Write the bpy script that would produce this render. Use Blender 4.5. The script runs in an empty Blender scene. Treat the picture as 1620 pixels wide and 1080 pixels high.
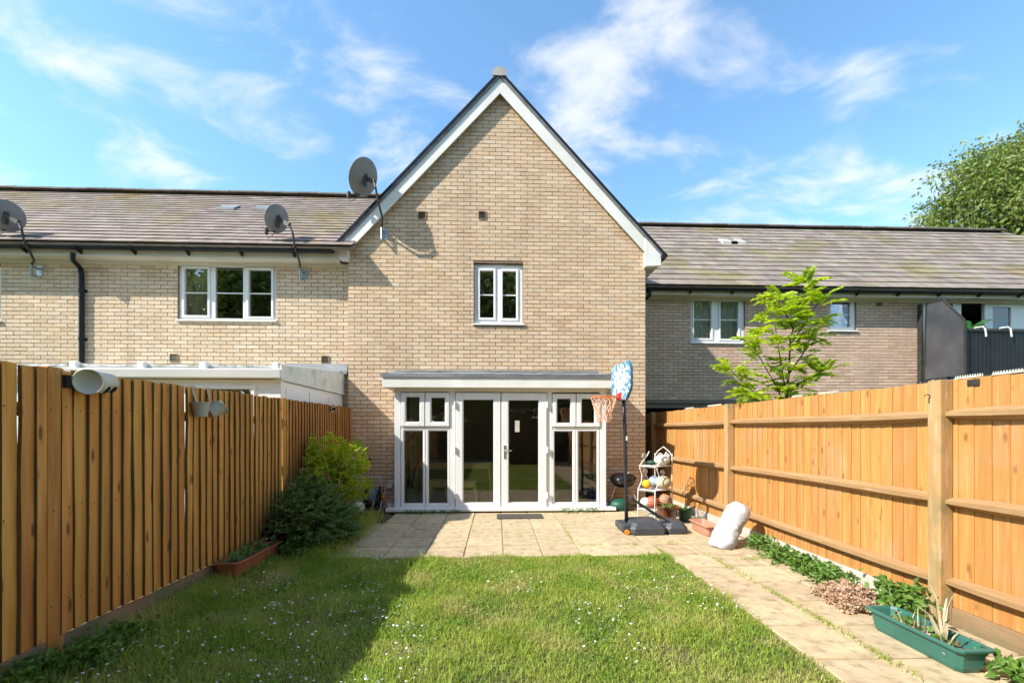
import bpy, math, random
import numpy as np
from mathutils import Vector, Matrix
random.seed(7); rng = np.random.default_rng(11)
S = bpy.context.scene; COL = S.collection
PI = math.pi

# ------------------------------------------------------------------ camera
F, H = 670.0, 1.42                      # focal length in photo pixels (1620 wide), eye height
YAW = math.atan(25 / F)
cam_d = bpy.data.cameras.new('camera'); cam = bpy.data.objects.new('camera', cam_d); COL.objects.link(cam)
cam_d.sensor_width = 36; cam_d.lens = 36 * F / 1620; cam_d.shift_y = 142 / 1620
cam_d.clip_start = .05; cam_d.clip_end = 2000
cam.location = (0, 0, H); cam.rotation_euler = (PI / 2, 0, -YAW)
S.camera = cam

# ------------------------------------------------------------------ light
SUN = Vector((1, .45, -.95)).normalized()       # direction the light travels
sd = bpy.data.lights.new('sun', 'SUN'); sd.energy = 2.0; sd.angle = math.radians(.55); sd.color = (1, .95, .86)
so = bpy.data.objects.new('sun', sd); COL.objects.link(so)
so.rotation_euler = SUN.to_track_quat('-Z', 'Y').to_euler()
W = bpy.data.worlds.new('World'); S.world = W; W.use_nodes = True
wt = W.node_tree; wt.nodes.clear()
def wn(t, **k):
    n = wt.nodes.new(t)
    for a, b in k.items(): setattr(n, a, b)
    return n
wo = wn('ShaderNodeOutputWorld'); bg = wn('ShaderNodeBackground'); sky = wn('ShaderNodeTexSky', sky_type='NISHITA')
sky.sun_disc = False; sky.sun_elevation = math.asin(-SUN.z); sky.sun_rotation = math.atan2(-SUN.x, -SUN.y)
sky.air_density = 1.0; sky.dust_density = .25; sky.ozone_density = 2.0; sky.altitude = 50
bg.inputs['Strength'].default_value = .15
tc = wn('ShaderNodeTexCoord'); sep = wn('ShaderNodeSeparateXYZ'); wt.links.new(tc.outputs['Generated'], sep.inputs[0])
def wm(op, a, b=None, clamp=False):
    n = wn('ShaderNodeMath', operation=op, use_clamp=clamp)
    for i, v in enumerate((a, b)):
        if v is None: continue
        if isinstance(v, (int, float)): n.inputs[i].default_value = v
        else: wt.links.new(v, n.inputs[i])
    return n.outputs[0]
zz = wm('ADD', wm('MAXIMUM', sep.outputs[2], 0.0), .18)
cx = wm('DIVIDE', sep.outputs[0], zz); cy = wm('DIVIDE', sep.outputs[1], zz)
cmb = wn('ShaderNodeCombineXYZ'); wt.links.new(cx, cmb.inputs[0]); wt.links.new(cy, cmb.inputs[1])
mp = wn('ShaderNodeMapping'); wt.links.new(cmb.outputs[0], mp.inputs[0])
mp.inputs['Rotation'].default_value = (0, 0, math.radians(24)); mp.inputs['Scale'].default_value = (1.5, 2.3, 1); mp.inputs['Location'].default_value = (3.1, 1.7, .4)
n1 = wn('ShaderNodeTexNoise'); n1.inputs['Scale'].default_value = 2.0; n1.inputs['Detail'].default_value = 9; n1.inputs['Roughness'].default_value = .56; n1.inputs['Distortion'].default_value = .35
n2 = wn('ShaderNodeTexNoise'); n2.inputs['Scale'].default_value = .55; n2.inputs['Detail'].default_value = 3
wt.links.new(mp.outputs[0], n1.inputs[0]); wt.links.new(mp.outputs[0], n2.inputs[0])
cl = wm('ADD', wm('MULTIPLY', n1.outputs[0], .72), wm('MULTIPLY', n2.outputs[0], .42))
ramp = wn('ShaderNodeMapRange', interpolation_type='SMOOTHSTEP'); ramp.inputs[1].default_value = .535; ramp.inputs[2].default_value = .73; ramp.inputs[4].default_value = .74
wt.links.new(cl, ramp.inputs[0])
mx = wn('ShaderNodeMix', data_type='RGBA'); wt.links.new(ramp.outputs[0], mx.inputs[0]); wt.links.new(sky.outputs[0], mx.inputs[6])
mx.inputs[7].default_value = (1.85, 1.85, 1.86, 1)
tint = wn('ShaderNodeMix', data_type='RGBA', blend_type='MULTIPLY'); tint.inputs[0].default_value = 1; tint.inputs[7].default_value = (.45, .56, .565, 1)
wt.links.new(sky.outputs[0], tint.inputs[6]); wt.links.new(tint.outputs[2], mx.inputs[6])
wt.links.new(mx.outputs[2], bg.inputs[0]); wt.links.new(bg.outputs[0], wo.inputs[0])
S.view_settings.view_transform = 'Standard'; S.view_settings.look = 'None'; S.view_settings.gamma = 1
S.view_settings.exposure = 2.08
S.render.engine = 'CYCLES'

# ------------------------------------------------------------------ pixels to places
def ray(px, py):
    u = (px - 810) / F; v = (682 - py) / F
    return (math.sin(YAW) + u * math.cos(YAW), math.cos(YAW) - u * math.sin(YAW), v)
def PY(px, py, Y):
    d = ray(px, py); s = Y / d[1]; return Vector((s * d[0], Y, H + s * d[2]))
def PX(px, py, X):
    d = ray(px, py); s = X / d[0]; return Vector((X, s * d[1], H + s * d[2]))
def PZ(px, py, z=0.0):
    d = ray(px, py); s = (z - H) / d[2]; return Vector((s * d[0], s * d[1], z))

# ------------------------------------------------------------------ materials
def mat(name, c1, c2=None, scale=8, st=(1, 1, 1), rough=.7, bump=0.0, bscale=None, rnd=0.0, hue=0.0, metal=0.0, spec=.4,
        detail=5, lo=.35, hi=.65, trans=0.0, c3=None, s3=1.5, t3=(.5, .62), grain=None, knots=None, coat=0.0):
    m = bpy.data.materials.new(name); m.use_nodes = True; nt = m.node_tree; N = nt.nodes; L = nt.links
    b = N['Principled BSDF']; b.inputs['Roughness'].default_value = rough; b.inputs['Metallic'].default_value = metal
    b.inputs['Specular IOR Level'].default_value = spec; b.inputs['Coat Weight'].default_value = coat
    geo = N.new('ShaderNodeNewGeometry'); mp = N.new('ShaderNodeMapping'); mp.inputs['Scale'].default_value = st
    L.new(geo.outputs['Position'], mp.inputs[0])
    def noise(sc, det=5, src=None, rg=.55):
        n = N.new('ShaderNodeTexNoise'); n.inputs['Scale'].default_value = sc; n.inputs['Detail'].default_value = det; n.inputs['Roughness'].default_value = rg
        L.new((src or mp).outputs[0], n.inputs[0]); return n.outputs[0]
    def rng_(v, a, bb, c=0, d=1):
        r = N.new('ShaderNodeMapRange'); r.inputs[1].default_value = a; r.inputs[2].default_value = bb; r.inputs[3].default_value = c; r.inputs[4].default_value = d
        L.new(v, r.inputs[0]); return r.outputs[0]
    def mix(f, a, bb):
        x = N.new('ShaderNodeMix'); x.data_type = 'RGBA'
        L.new(f, x.inputs[0])
        for i, v in ((6, a), (7, bb)):
            if isinstance(v, tuple): x.inputs[i].default_value = (*v, 1)
            else: L.new(v, x.inputs[i])
        return x.outputs[2]
    nz = noise(scale, detail)
    col = mix(rng_(nz, lo, hi), c1, c2 or tuple(k * .86 for k in c1))
    if c3: col = mix(rng_(noise(s3, 4, geo), t3[0], t3[1]), col, c3)
    if rnd or hue or knots or grain:
        oi = N.new('ShaderNodeObjectInfo'); ad = N.new('ShaderNodeMath'); ad.operation = 'ADD'; fr = N.new('ShaderNodeMath'); fr.operation = 'FRACT'
        L.new(oi.outputs['Random'], ad.inputs[0]); L.new(geo.outputs['Random Per Island'], ad.inputs[1]); L.new(ad.outputs[0], fr.inputs[0]); r = fr.outputs[0]
    if grain or knots:                    # wood: own offset per board so that no two look alike
        cb = N.new('ShaderNodeCombineXYZ'); L.new(rng_(r, 0, 1, 0, 37), cb.inputs[0]); L.new(rng_(r, 0, 1, 0, 91), cb.inputs[2])
        va = N.new('ShaderNodeVectorMath'); L.new(geo.outputs['Position'], va.inputs[0]); L.new(cb.outputs[0], va.inputs[1])
    if grain:
        gm = N.new('ShaderNodeMapping'); gm.inputs['Scale'].default_value = grain[0]; L.new(va.outputs[0], gm.inputs[0])
        g = noise(1, 5, gm, .6); col = mix(rng_(g, .38, .68), col, grain[1])
        g2 = noise(3.7, 3, gm, .6); col = mix(rng_(g2, .55, .75, 0, .6), col, grain[2])
    if knots:
        km = N.new('ShaderNodeMapping'); km.inputs['Scale'].default_value = knots[0]; L.new(va.outputs[0], km.inputs[0])
        vo = N.new('ShaderNodeTexVoronoi'); vo.inputs['Scale'].default_value = 1; L.new(km.outputs[0], vo.inputs[0])
        col = mix(rng_(vo.outputs[0], knots[1], knots[1] * .45, 0, .85), col, knots[2])
    if rnd or hue:
        hs = N.new('ShaderNodeHueSaturation'); L.new(col, hs.inputs['Color'])
        L.new(rng_(r, 0, 1, 1 - rnd, 1 + rnd), hs.inputs['Value'])
        if hue:
            wnz = N.new('ShaderNodeTexWhiteNoise'); wnz.noise_dimensions = '1D'; L.new(r, wnz.inputs['W'])
            L.new(rng_(wnz.outputs[0], 0, 1, .5 - hue, .5 + hue), hs.inputs['Hue'])
        col = hs.outputs[0]
    L.new(col, b.inputs['Base Color'])
    if bump:
        bp = N.new('ShaderNodeBump'); bp.inputs['Strength'].default_value = min(1, bump * 1.0); bp.inputs['Distance'].default_value = .01
        L.new(noise(bscale or scale * 3, 6), bp.inputs['Height']); L.new(bp.outputs[0], b.inputs['Normal'])
    if trans:
        out = N['Material Output']; tr = N.new('ShaderNodeBsdfTranslucent'); ms = N.new('ShaderNodeMixShader'); ms.inputs[0].default_value = trans
        hs2 = N.new('ShaderNodeHueSaturation'); hs2.inputs['Value'].default_value = 1.5; hs2.inputs['Saturation'].default_value = 1.1; L.new(col, hs2.inputs['Color'])
        L.new(hs2.outputs[0], tr.inputs[0]); L.new(b.outputs[0], ms.inputs[1]); L.new(tr.outputs[0], ms.inputs[2]); L.new(ms.outputs[0], out.inputs[0])
    return m
def glass_mat(name, tint, base=.10, gl=1.0):
    m = bpy.data.materials.new(name); m.use_nodes = True; nt = m.node_tree; N = nt.nodes; L = nt.links; N.remove(N['Principled BSDF'])
    tr = N.new('ShaderNodeBsdfTransparent'); tr.inputs[0].default_value = (*tint, 1)
    g = N.new('ShaderNodeBsdfGlossy'); g.inputs['Roughness'].default_value = .015; g.inputs['Color'].default_value = (gl, gl, gl, 1)
    fr = N.new('ShaderNodeFresnel'); fr.inputs[0].default_value = 1.5
    mr = N.new('ShaderNodeMapRange'); mr.inputs[1].default_value = .04; mr.inputs[2].default_value = 1; mr.inputs[3].default_value = base; mr.inputs[4].default_value = 1
    nz = N.new('ShaderNodeTexNoise'); nz.inputs['Scale'].default_value = 2.2; bp = N.new('ShaderNodeBump'); bp.inputs['Strength'].default_value = .06; bp.inputs['Distance'].default_value = .02
    geo = N.new('ShaderNodeNewGeometry'); L.new(geo.outputs['Position'], nz.inputs[0]); L.new(nz.outputs[0], bp.inputs['Height']); L.new(bp.outputs[0], g.inputs['Normal'])
    ms = N.new('ShaderNodeMixShader'); L.new(fr.outputs[0], mr.inputs[0]); L.new(mr.outputs[0], ms.inputs[0]); L.new(tr.outputs[0], ms.inputs[1]); L.new(g.outputs[0], ms.inputs[2])
    L.new(ms.outputs[0], N['Material Output'].inputs[0]); return m

def brick_mat(name, pal, dirt):
    m = mat(name, (.4, .3, .2), rnd=.09, rough=.85, bump=.9, bscale=55, spec=.2, scale=5); nt = m.node_tree; N = nt.nodes; L = nt.links
    fr = [n for n in N if n.type == 'MATH' and n.operation == 'FRACT'][0]
    wnz = N.new('ShaderNodeTexWhiteNoise'); wnz.noise_dimensions = '1D'; L.new(fr.outputs[0], wnz.inputs['W'])
    cr = N.new('ShaderNodeValToRGB'); cr.color_ramp.interpolation = 'LINEAR'
    el = cr.color_ramp.elements; el[0].position = 0; el[0].color = (*pal[0], 1); el[1].position = 1; el[1].color = (*pal[-1], 1)
    for i, p in enumerate(pal[1:-1]):
        e = el.new((i + 1) / (len(pal) - 1)); e.color = (*p, 1)
    L.new(wnz.outputs[0], cr.inputs[0])
    geo = [n for n in N if n.type == 'NEW_GEOMETRY'][0]
    nz = N.new('ShaderNodeTexNoise'); nz.inputs['Scale'].default_value = 26; nz.inputs['Detail'].default_value = 6; nz.inputs['Roughness'].default_value = .7; L.new(geo.outputs['Position'], nz.inputs[0])
    nb = N.new('ShaderNodeTexNoise'); nb.inputs['Scale'].default_value = .8; nb.inputs['Detail'].default_value = 4; L.new(geo.outputs['Position'], nb.inputs[0])
    def mixc(f, a, c, amt, lo, hi):
        r = N.new('ShaderNodeMapRange'); r.inputs[1].default_value = lo; r.inputs[2].default_value = hi; r.inputs[4].default_value = amt; L.new(f, r.inputs[0])
        x = N.new('ShaderNodeMix'); x.data_type = 'RGBA'; L.new(r.outputs[0], x.inputs[0]); L.new(a, x.inputs[6]); x.inputs[7].default_value = (*c, 1); return x.outputs[2]
    c = mixc(nz.outputs[0], cr.outputs[0], dirt, .55, .5, .75)
    c = mixc(nb.outputs[0], c, dirt, .35, .5, .7)
    mv = N.new('ShaderNodeMapping'); mv.inputs['Scale'].default_value = (2.6, 1, .22); L.new(geo.outputs['Position'], mv.inputs[0])
    nv = N.new('ShaderNodeTexNoise'); nv.inputs['Scale'].default_value = 1.0; nv.inputs['Detail'].default_value = 5; L.new(mv.outputs[0], nv.inputs[0]); c = mixc(nv.outputs[0], c, tuple(k * .8 for k in dirt), .32, .54, .72)
    hs = [n for n in N if n.type == 'HUE_SAT'][0]; L.new(c, hs.inputs['Color']); return m

BRICK = brick_mat('buff_brick', [(.62, .43, .265), (.66, .49, .33), (.68, .525, .37), (.65, .485, .335), (.64, .455, .29)], (.54, .395, .275))
BRICKL = brick_mat('yellow_buff_brick', [(.63, .46, .29), (.67, .52, .365), (.69, .555, .41), (.65, .505, .355), (.64, .475, .315)], (.55, .42, .30))
BRICKR = brick_mat('rose_buff_brick', [(.56, .37, .26), (.61, .44, .33), (.63, .47, .36), (.60, .43, .33), (.58, .40, .29)], (.49, .35, .265))
MORTAR = mat('mortar', (.27, .195, .14), (.21, .15, .11), scale=14, rough=.95, bump=.5, spec=.1)
WHITE = mat('white_upvc', (.82, .81, .79), (.76, .75, .73), scale=1.8, rough=.36, spec=.5)
FASCIA = mat('cream_fascia', (.64, .60, .50), (.52, .47, .36), scale=3, st=(.4, 1, 1), rough=.55, bump=.15)
BARGE = mat('white_bargeboard', (.80, .78, .74), (.70, .68, .62), scale=2.2, rough=.5)
BLACK = mat('black_gutter', (.012, .012, .013), (.02, .02, .022), scale=4, rough=.4, spec=.2)
LEAD = mat('lead_grey', (.13, .14, .15), (.24, .25, .26), scale=3, st=(.5, 2, 2), rough=.55, bump=.35, bscale=10)
TILE = mat('roof_tile', (.235, .19, .165), (.31, .255, .22), scale=3.5, rough=.85, bump=.4, bscale=30, rnd=.15, hue=.02, c3=(.26, .20, .10), s3=.7, t3=(.52, .72), spec=.25)
TILER = mat('roof_tile_grey', (.20, .165, .14), (.28, .235, .195), scale=3.5, rough=.85, bump=.4, bscale=30, rnd=.16, hue=.02, c3=(.22, .18, .09), s3=.7, t3=(.5, .7), spec=.25)
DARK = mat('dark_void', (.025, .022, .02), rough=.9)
GLASS = glass_mat('window_glass', (.95, .96, .94), .12)
GLASSD = glass_mat('door_glass', (.96, .97, .95), .06)
SMOKE = mat('smoked_screen', (.05, .052, .058), (.075, .077, .085), scale=2.5, rough=.3, spec=.5)
FENCEL = mat('fence_wood_orange', (.68, .34, .08), (.58, .27, .055), scale=2.2, st=(6, 6, .6), rough=.75, bump=.4, bscale=9, rnd=.11, hue=.007,
    grain=((9, 9, .7), (.40, .16, .03), (.60, .34, .11)), knots=((10, 10, 3.4), .21, (.13, .05, .015)), c3=(.36, .25, .08), s3=1.3, t3=(.60, .78))
EDGE = mat('fence_edge_dark', (.11, .08, .025), (.16, .10, .03), scale=5, rough=.9)  # much darker olive-brown for the thick near edge of each left board
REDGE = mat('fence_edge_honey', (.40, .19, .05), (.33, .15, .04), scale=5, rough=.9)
FENCER = mat('fence_wood_honey', (.55, .285, .085), (.47, .22, .055), scale=2.2, st=(6, 6, .6), rough=.75, bump=.5, bscale=9, rnd=.075, hue=.005,
    grain=((11, 11, .6), (.41, .18, .045), (.60, .355, .155)), knots=((9, 9, 4.2), .20, (.26, .10, .03)), c3=(.44, .29, .15), s3=1.8, t3=(.52, .72))
FENCEL2 = mat('fence_wood_red_brown', (.60, .25, .055), (.50, .19, .04), scale=2.2, st=(6, 6, .6), rough=.75, bump=.4, bscale=9, rnd=.11, hue=.006,
    grain=((9, 9, .7), (.38, .13, .025), (.60, .30, .10)), knots=((10, 10, 3.4), .21, (.13, .05, .015)))
RAIL = mat('rail_wood', (.38, .23, .105), (.30, .18, .08), scale=3, st=(5, .8, 5), rough=.8, bump=.4, bscale=10, rnd=.08, grain=((9, .8, 9), (.30, .17, .07), (.52, .36, .20)))
POST = mat('post_wood', (.50, .30, .12), (.42, .27, .13), scale=3, st=(5, 5, .8), rough=.85, bump=.4, bscale=9, grain=((8, 8, .9), (.36, .21, .08), (.50, .42, .30)), c3=(.22, .20, .09), s3=2.6, t3=(.50, .64))
GRAVEL = mat('gravel_board', (.30, .19, .10), (.22, .15, .08), scale=4, st=(3, .6, 3), rough=.85, bump=.4, c3=(.17, .16, .08), s3=3)
CONC = mat('pale_concrete', (.55, .50, .43), (.45, .40, .34), scale=6, rough=.9, bump=.4)
SLAB = mat('riven_slab', (.52, .41, .255), (.43, .33, .20), scale=4.5, st=(1, 2.2, 1), rough=.9, bump=.9, bscale=13, rnd=.09, hue=.006, c3=(.33, .25, .155), s3=11, t3=(.50, .68), spec=.2)
SAND = mat('joint_sand', (.30, .235, .15), (.22, .17, .10), scale=18, rough=1, bump=.6)
SOIL = mat('soil', (.07, .05, .03), (.11, .08, .045), scale=20, rough=1, bump=.8)
LAWNSOIL = mat('lawn_base', (.07, .085, .02), (.12, .10, .045), scale=9, rough=1, bump=.6)
GROUND = mat('ground_grass', (.06, .09, .025), (.09, .10, .04), scale=.8, rough=1, bump=.4)
GRASS = mat('grass_blade', (.25, .355, .055), (.38, .435, .095), scale=2.4, rough=.55, rnd=.28, hue=.018, trans=.42, c3=(.50, .46, .19), s3=2.0, t3=(.50, .72), spec=.25, lo=.4, hi=.6)
PETAL = mat('daisy_petal', (.8, .8, .78), rough=.6, trans=.2)
LEAFY = mat('leaf_lime', (.45, .50, .035), (.27, .38, .03), scale=3, rnd=.25, hue=.015, trans=.35, rough=.42)
LEAFD = mat('leaf_dark_green', (.10, .17, .05), (.16, .24, .07), scale=5, rnd=.3, hue=.012, trans=.25, rough=.5)
LEAFM = mat('leaf_mid_green', (.10, .20, .035), (.15, .26, .05), scale=5, rnd=.3, hue=.012, trans=.3, rough=.45)
LEAFT = mat('leaf_tree', (.12, .17, .03), (.20, .23, .05), scale=1.2, rnd=.35, hue=.02, trans=.3, rough=.45)
LEAFS = mat('leaf_sapling', (.36, .48, .04), (.48, .53, .07), scale=4, rnd=.3, hue=.02, trans=.5, rough=.4)
LEAFP = mat('leaf_purple', (.05, .018, .02), (.03, .02, .016), scale=6, rnd=.3, rough=.5)
DRYLEAF = mat('dried_petal', (.44, .29, .19), (.56, .41, .29), scale=8, rnd=.3, hue=.012, trans=.2, rough=.9)
STRAW = mat('dry_stalk', (.55, .46, .32), (.42, .33, .2), scale=9, rnd=.2, rough=.9)
BARK = mat('bark', (.11, .075, .045), (.06, .045, .03), scale=7, st=(1, 1, .4), rough=.95, bump=.7)
STEEL = mat('galvanised_steel', (.42, .43, .43), (.32, .33, .33), scale=6, rough=.42, metal=.7)
DISH = mat('dish_grey', (.20, .205, .21), (.25, .255, .26), scale=5, rough=.55)
DKMETAL = mat('dark_metal', (.035, .034, .03), (.06, .055, .045), scale=8, rough=.5, metal=.3)
TERRA = mat('terracotta_plastic', (.36, .12, .055), (.30, .10, .045), scale=5, rough=.6, bump=.1)
TERRAP = mat('terracotta_pink', (.50, .24, .16), (.44, .20, .13), scale=5, rough=.7, bump=.1)
GREENP = mat('green_plastic', (.035, .145, .115), (.03, .125, .095), scale=3, rough=.42, spec=.5)
GREENP2 = mat('deep_green_plastic', (.012, .085, .05), (.01, .065, .04), scale=5, rough=.45)
GLAZE = mat('brown_glaze', (.085, .025, .012), (.14, .05, .02), scale=4, rough=.15, spec=.6, coat=.6)
CREAMP = mat('cream_plastic', (.56, .56, .47), (.50, .50, .40), scale=4, rough=.5)
GREYP = mat('grey_plastic_pot', (.40, .37, .31), (.34, .33, .22), scale=6, rough=.7)
BASE = mat('hoop_base_grey', (.045, .05, .06), (.06, .065, .075), scale=6, rough=.5, bump=.1)
BPOLE = mat('hoop_pole_black', (.02, .022, .028), (.03, .03, .036), scale=8, rough=.4)
ORANGE = mat('orange_rim', (.75, .15, .03), (.65, .18, .05), scale=20, rough=.5)
NET = mat('net_cord', (.78, .50, .36), (.82, .40, .22), scale=30, rough=.9)
RED = mat('red_bracket', (.55, .04, .03), rough=.5)
WIRON = mat('white_painted_iron', (.78, .77, .72), (.62, .58, .5), scale=18, rough=.5)
BAG = mat('white_sack', (.50, .50, .51), (.36, .36, .38), scale=9, st=(1, 1, .5), rough=.5, bump=1.0, bscale=14)
BBQ = mat('black_enamel', (.008, .008, .009), rough=.18, spec=.6)
ALU = mat('aluminium', (.55, .54, .50), rough=.45, metal=.6)
HOSE = mat('grey_hose', (.20, .21, .20), (.26, .27, .25), scale=12, rough=.5)
OJ = mat('orange_plastic', (.80, .27, .02), rough=.45)
INWALL = mat('cream_interior', (.76, .70, .58), (.72, .66, .54), scale=2, rough=.9)
INFLOOR = mat('interior_floor', (.46, .36, .25), (.38, .29, .19), scale=3, st=(1, 6, 1), rough=.5)
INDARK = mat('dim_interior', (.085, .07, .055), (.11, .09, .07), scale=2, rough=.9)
CURTAIN = mat('curtain_cloth', (.68, .62, .44), (.52, .47, .32), scale=3, st=(9, 1, .3), rough=.95)
CURTAING = mat('curtain_grey', (.80, .79, .70), (.62, .62, .55), scale=3, st=(9, 1, .3), rough=.95)
PINE = mat('pale_pine', (.66, .52, .32), (.58, .45, .27), scale=3, st=(6, 6, 1), rough=.6)
GREYPAINT = mat('grey_paint_wood', (.45, .45, .42), rough=.55)
TEALPOT = mat('grey_green_pot', (.24, .30, .28), rough=.6)
SHED = mat('shed_dark_wood', (.035, .024, .016), (.05, .035, .022), scale=3, st=(6, 1, 1), rough=.9, bump=.4)
MAT_ = mat('rubber_mat', (.05, .045, .04), (.085, .075, .06), scale=30, rough=.95, bump=.8)
BRASS = mat('satin_chrome', (.5, .48, .44), rough=.3, metal=.9)
BLUE = mat('blue_plastic', (.02, .11, .36), rough=.35)
def print_mat():
    m = mat('board_print', (.09, .25, .38), (.07, .20, .32), scale=10, rough=.5); nt = m.node_tree; N = nt.nodes; L = nt.links
    b = N['Principled BSDF']; src = b.inputs['Base Color'].links[0].from_socket
    geo = [n for n in N if n.type == 'NEW_GEOMETRY'][0]
    tcn = N.new('ShaderNodeTexCoord')
    vo = N.new('ShaderNodeTexVoronoi'); vo.inputs['Scale'].default_value = 17; nz = N.new('ShaderNodeTexNoise'); nz.inputs['Scale'].default_value = 21; nz.inputs['Detail'].default_value = 3
    gr = N.new('ShaderNodeVectorMath'); gr.operation = 'LENGTH'; mp = N.new('ShaderNodeMapping'); mp.inputs['Scale'].default_value = (1, 2.9, 3.5); L.new(tcn.outputs['Object'], mp.inputs[0]); L.new(mp.outputs[0], gr.inputs[0])
    L.new(tcn.outputs['Object'], nz.inputs[0])
    a = N.new('ShaderNodeMath'); a.operation = 'MULTIPLY_ADD'; L.new(gr.outputs['Value'], a.inputs[0]); a.inputs[1].default_value = -.22; L.new(nz.outputs[0], a.inputs[2])
    r = N.new('ShaderNodeMapRange'); r.inputs[1].default_value = .33; r.inputs[2].default_value = .38; L.new(a.outputs[0], r.inputs[0])
    x = N.new('ShaderNodeMix'); x.data_type = 'RGBA'; L.new(r.outputs[0], x.inputs[0]); L.new(src, x.inputs[6]); x.inputs[7].default_value = (.74, .76, .76, 1)
    L.new(x.outputs[2], b.inputs['Base Color']); return m
PRINT = print_mat()

# ------------------------------------------------------------------ mesh helpers
ROOT = {}
def root_loc(o):
    while o is not None:
        if o.name in ROOT: return ROOT[o.name]
        o = o.parent
    return Vector((0, 0, 0))
def tag(o, label=None, cat=None, group=None, kind=None):
    if label: o['label'] = label
    if cat: o['category'] = cat
    if group: o['group'] = group
    if kind: o['kind'] = kind
    return o
def thing(name, label, cat, loc, group=None):
    o = bpy.data.objects.new(name, None); COL.objects.link(o); o.location = loc; o.empty_display_size = .1
    ROOT[o.name] = Vector(loc); return tag(o, label, cat, group)
def link(name, me, parent=None, loc=None):
    o = bpy.data.objects.new(name, me); COL.objects.link(o)
    if parent is not None: o.parent = parent
    if loc is not None: o.location = Vector(loc) - (root_loc(parent) if parent is not None else Vector())
    return o
class MB:
    def __init__(s): s.v = []; s.f = []; s.m = []
    def add(s, vs, fs, mi=0):
        n = len(s.v); s.v += [tuple(v) for v in vs]; s.f += [tuple(i + n for i in f) for f in fs]; s.m += [mi] * len(fs); return s
    def hexa(s, p, mi=0, skip=()):
        fs = [(0, 3, 2, 1), (4, 5, 6, 7), (0, 1, 5, 4), (1, 2, 6, 5), (2, 3, 7, 6), (3, 0, 4, 7)]
        return s.add(p, [f for i, f in enumerate(fs) if i not in skip], mi)
    def box(s, x0, x1, y0, y1, z0, z1, mi=0, skip=()):
        return s.hexa([(x0, y0, z0), (x1, y0, z0), (x1, y1, z0), (x0, y1, z0), (x0, y0, z1), (x1, y0, z1), (x1, y1, z1), (x0, y1, z1)], mi, skip)
    def prism(s, poly, vec, mi=0):
        n = len(poly); vec = Vector(vec); a = [Vector(p) for p in poly]; b = [p + vec for p in a]
        return s.add(a + b, [tuple(range(n))[::-1], tuple(range(n, 2 * n))] + [(i, (i + 1) % n, n + (i + 1) % n, n + i) for i in range(n)], mi)
    def tube(s, pts, r, n=8, mi=0, cap=True):
        pts = [Vector(p) for p in pts]; k = len(pts); rs = r if isinstance(r, (list, tuple)) else [r] * k
        vs = []; up = None
        for i in range(k):
            t = (pts[min(i + 1, k - 1)] - pts[max(i - 1, 0)]).normalized()
            if up is None: up = Vector((0, 0, 1)) if abs(t.z) < .9 else Vector((1, 0, 0))
            side = t.cross(up).normalized(); up = side.cross(t).normalized()
            for j in range(n):
                a = 2 * PI * j / n; vs.append(pts[i] + side * math.cos(a) * rs[i] + up * math.sin(a) * rs[i])
        fs = [(i * n + j, i * n + (j + 1) % n, (i + 1) * n + (j + 1) % n, (i + 1) * n + j) for i in range(k - 1) for j in range(n)]
        if cap: fs += [tuple(range(n))[::-1], tuple(range((k - 1) * n, k * n))]
        return s.add(vs, fs, mi)
    def lathe(s, prof, c=(0, 0, 0), n=24, rot=None, sx=1, sy=1, mi=0):
        c = Vector(c); vs = []; k = len(prof)
        for r, z in prof:
            for j in range(n):
                a = 2 * PI * j / n; p = Vector((r * math.cos(a) * sx, r * math.sin(a) * sy, z)); vs.append(c + (rot @ p if rot else p))
        fs = [(i * n + j, i * n + (j + 1) % n, (i + 1) * n + (j + 1) % n, (i + 1) * n + j) for i in range(k - 1) for j in range(n)]
        return s.add(vs, fs, mi)
    def bar(s, a, b, w, d, mi=0, up=(0, 0, 1)):
        a, b = Vector(a), Vector(b); t = (b - a).normalized(); up = Vector(up)
        if abs(t.dot(up)) > .95: up = Vector((1, 0, 0))
        sd = t.cross(up).normalized() * w / 2; u = sd.cross(t).normalized() * d / 2
        return s.hexa([a - sd - u, a + sd - u, b + sd - u, b - sd - u, a - sd + u, a + sd + u, b + sd + u, b - sd + u], mi)
    def ring(s, x0, x1, z0, z1, t, y0, y1, mi=0, tb=None):
        tb = tb or t
        s.box(x0, x0 + t, y0, y1, z0, z1, mi); s.box(x1 - t, x1, y0, y1, z0, z1, mi)
        s.box(x0 + t, x1 - t, y0, y1, z0, z0 + tb, mi); return s.box(x0 + t, x1 - t, y0, y1, z1 - t, z1, mi)
    def mesh(s, name, mats, off=Vector(), smooth=False):
        me = bpy.data.meshes.new(name); me.from_pydata([(v[0] - off[0], v[1] - off[1], v[2] - off[2]) for v in s.v], [], s.f)
        for m in (mats if isinstance(mats, (list, tuple)) else [mats]): me.materials.append(m)
        if any(s.m): me.polygons.foreach_set('material_index', s.m)
        if smooth: me.polygons.foreach_set('use_smooth', [True] * len(s.f))
        me.update(); return me
    def build(s, name, mats, parent=None, smooth=False, bevel=0, label=None, cat=None, group=None, kind=None):
        if parent is None:
            a = np.array(s.v); off = Vector(((a[:, 0].min() + a[:, 0].max()) / 2, (a[:, 1].min() + a[:, 1].max()) / 2, a[:, 2].min()))
        else: off = root_loc(parent)
        o = bpy.data.objects.new(name, s.mesh(name, mats, off, smooth)); COL.objects.link(o)
        if parent is not None: o.parent = parent
        else: o.location = off; ROOT[o.name] = off
        if bevel:
            b = o.modifiers.new('bevel', 'BEVEL'); b.width = bevel; b.segments = 2; b.limit_method = 'ANGLE'; b.angle_limit = .7
        elif smooth == 'auto': pass
        return tag(o, label, cat, group, kind)
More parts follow.
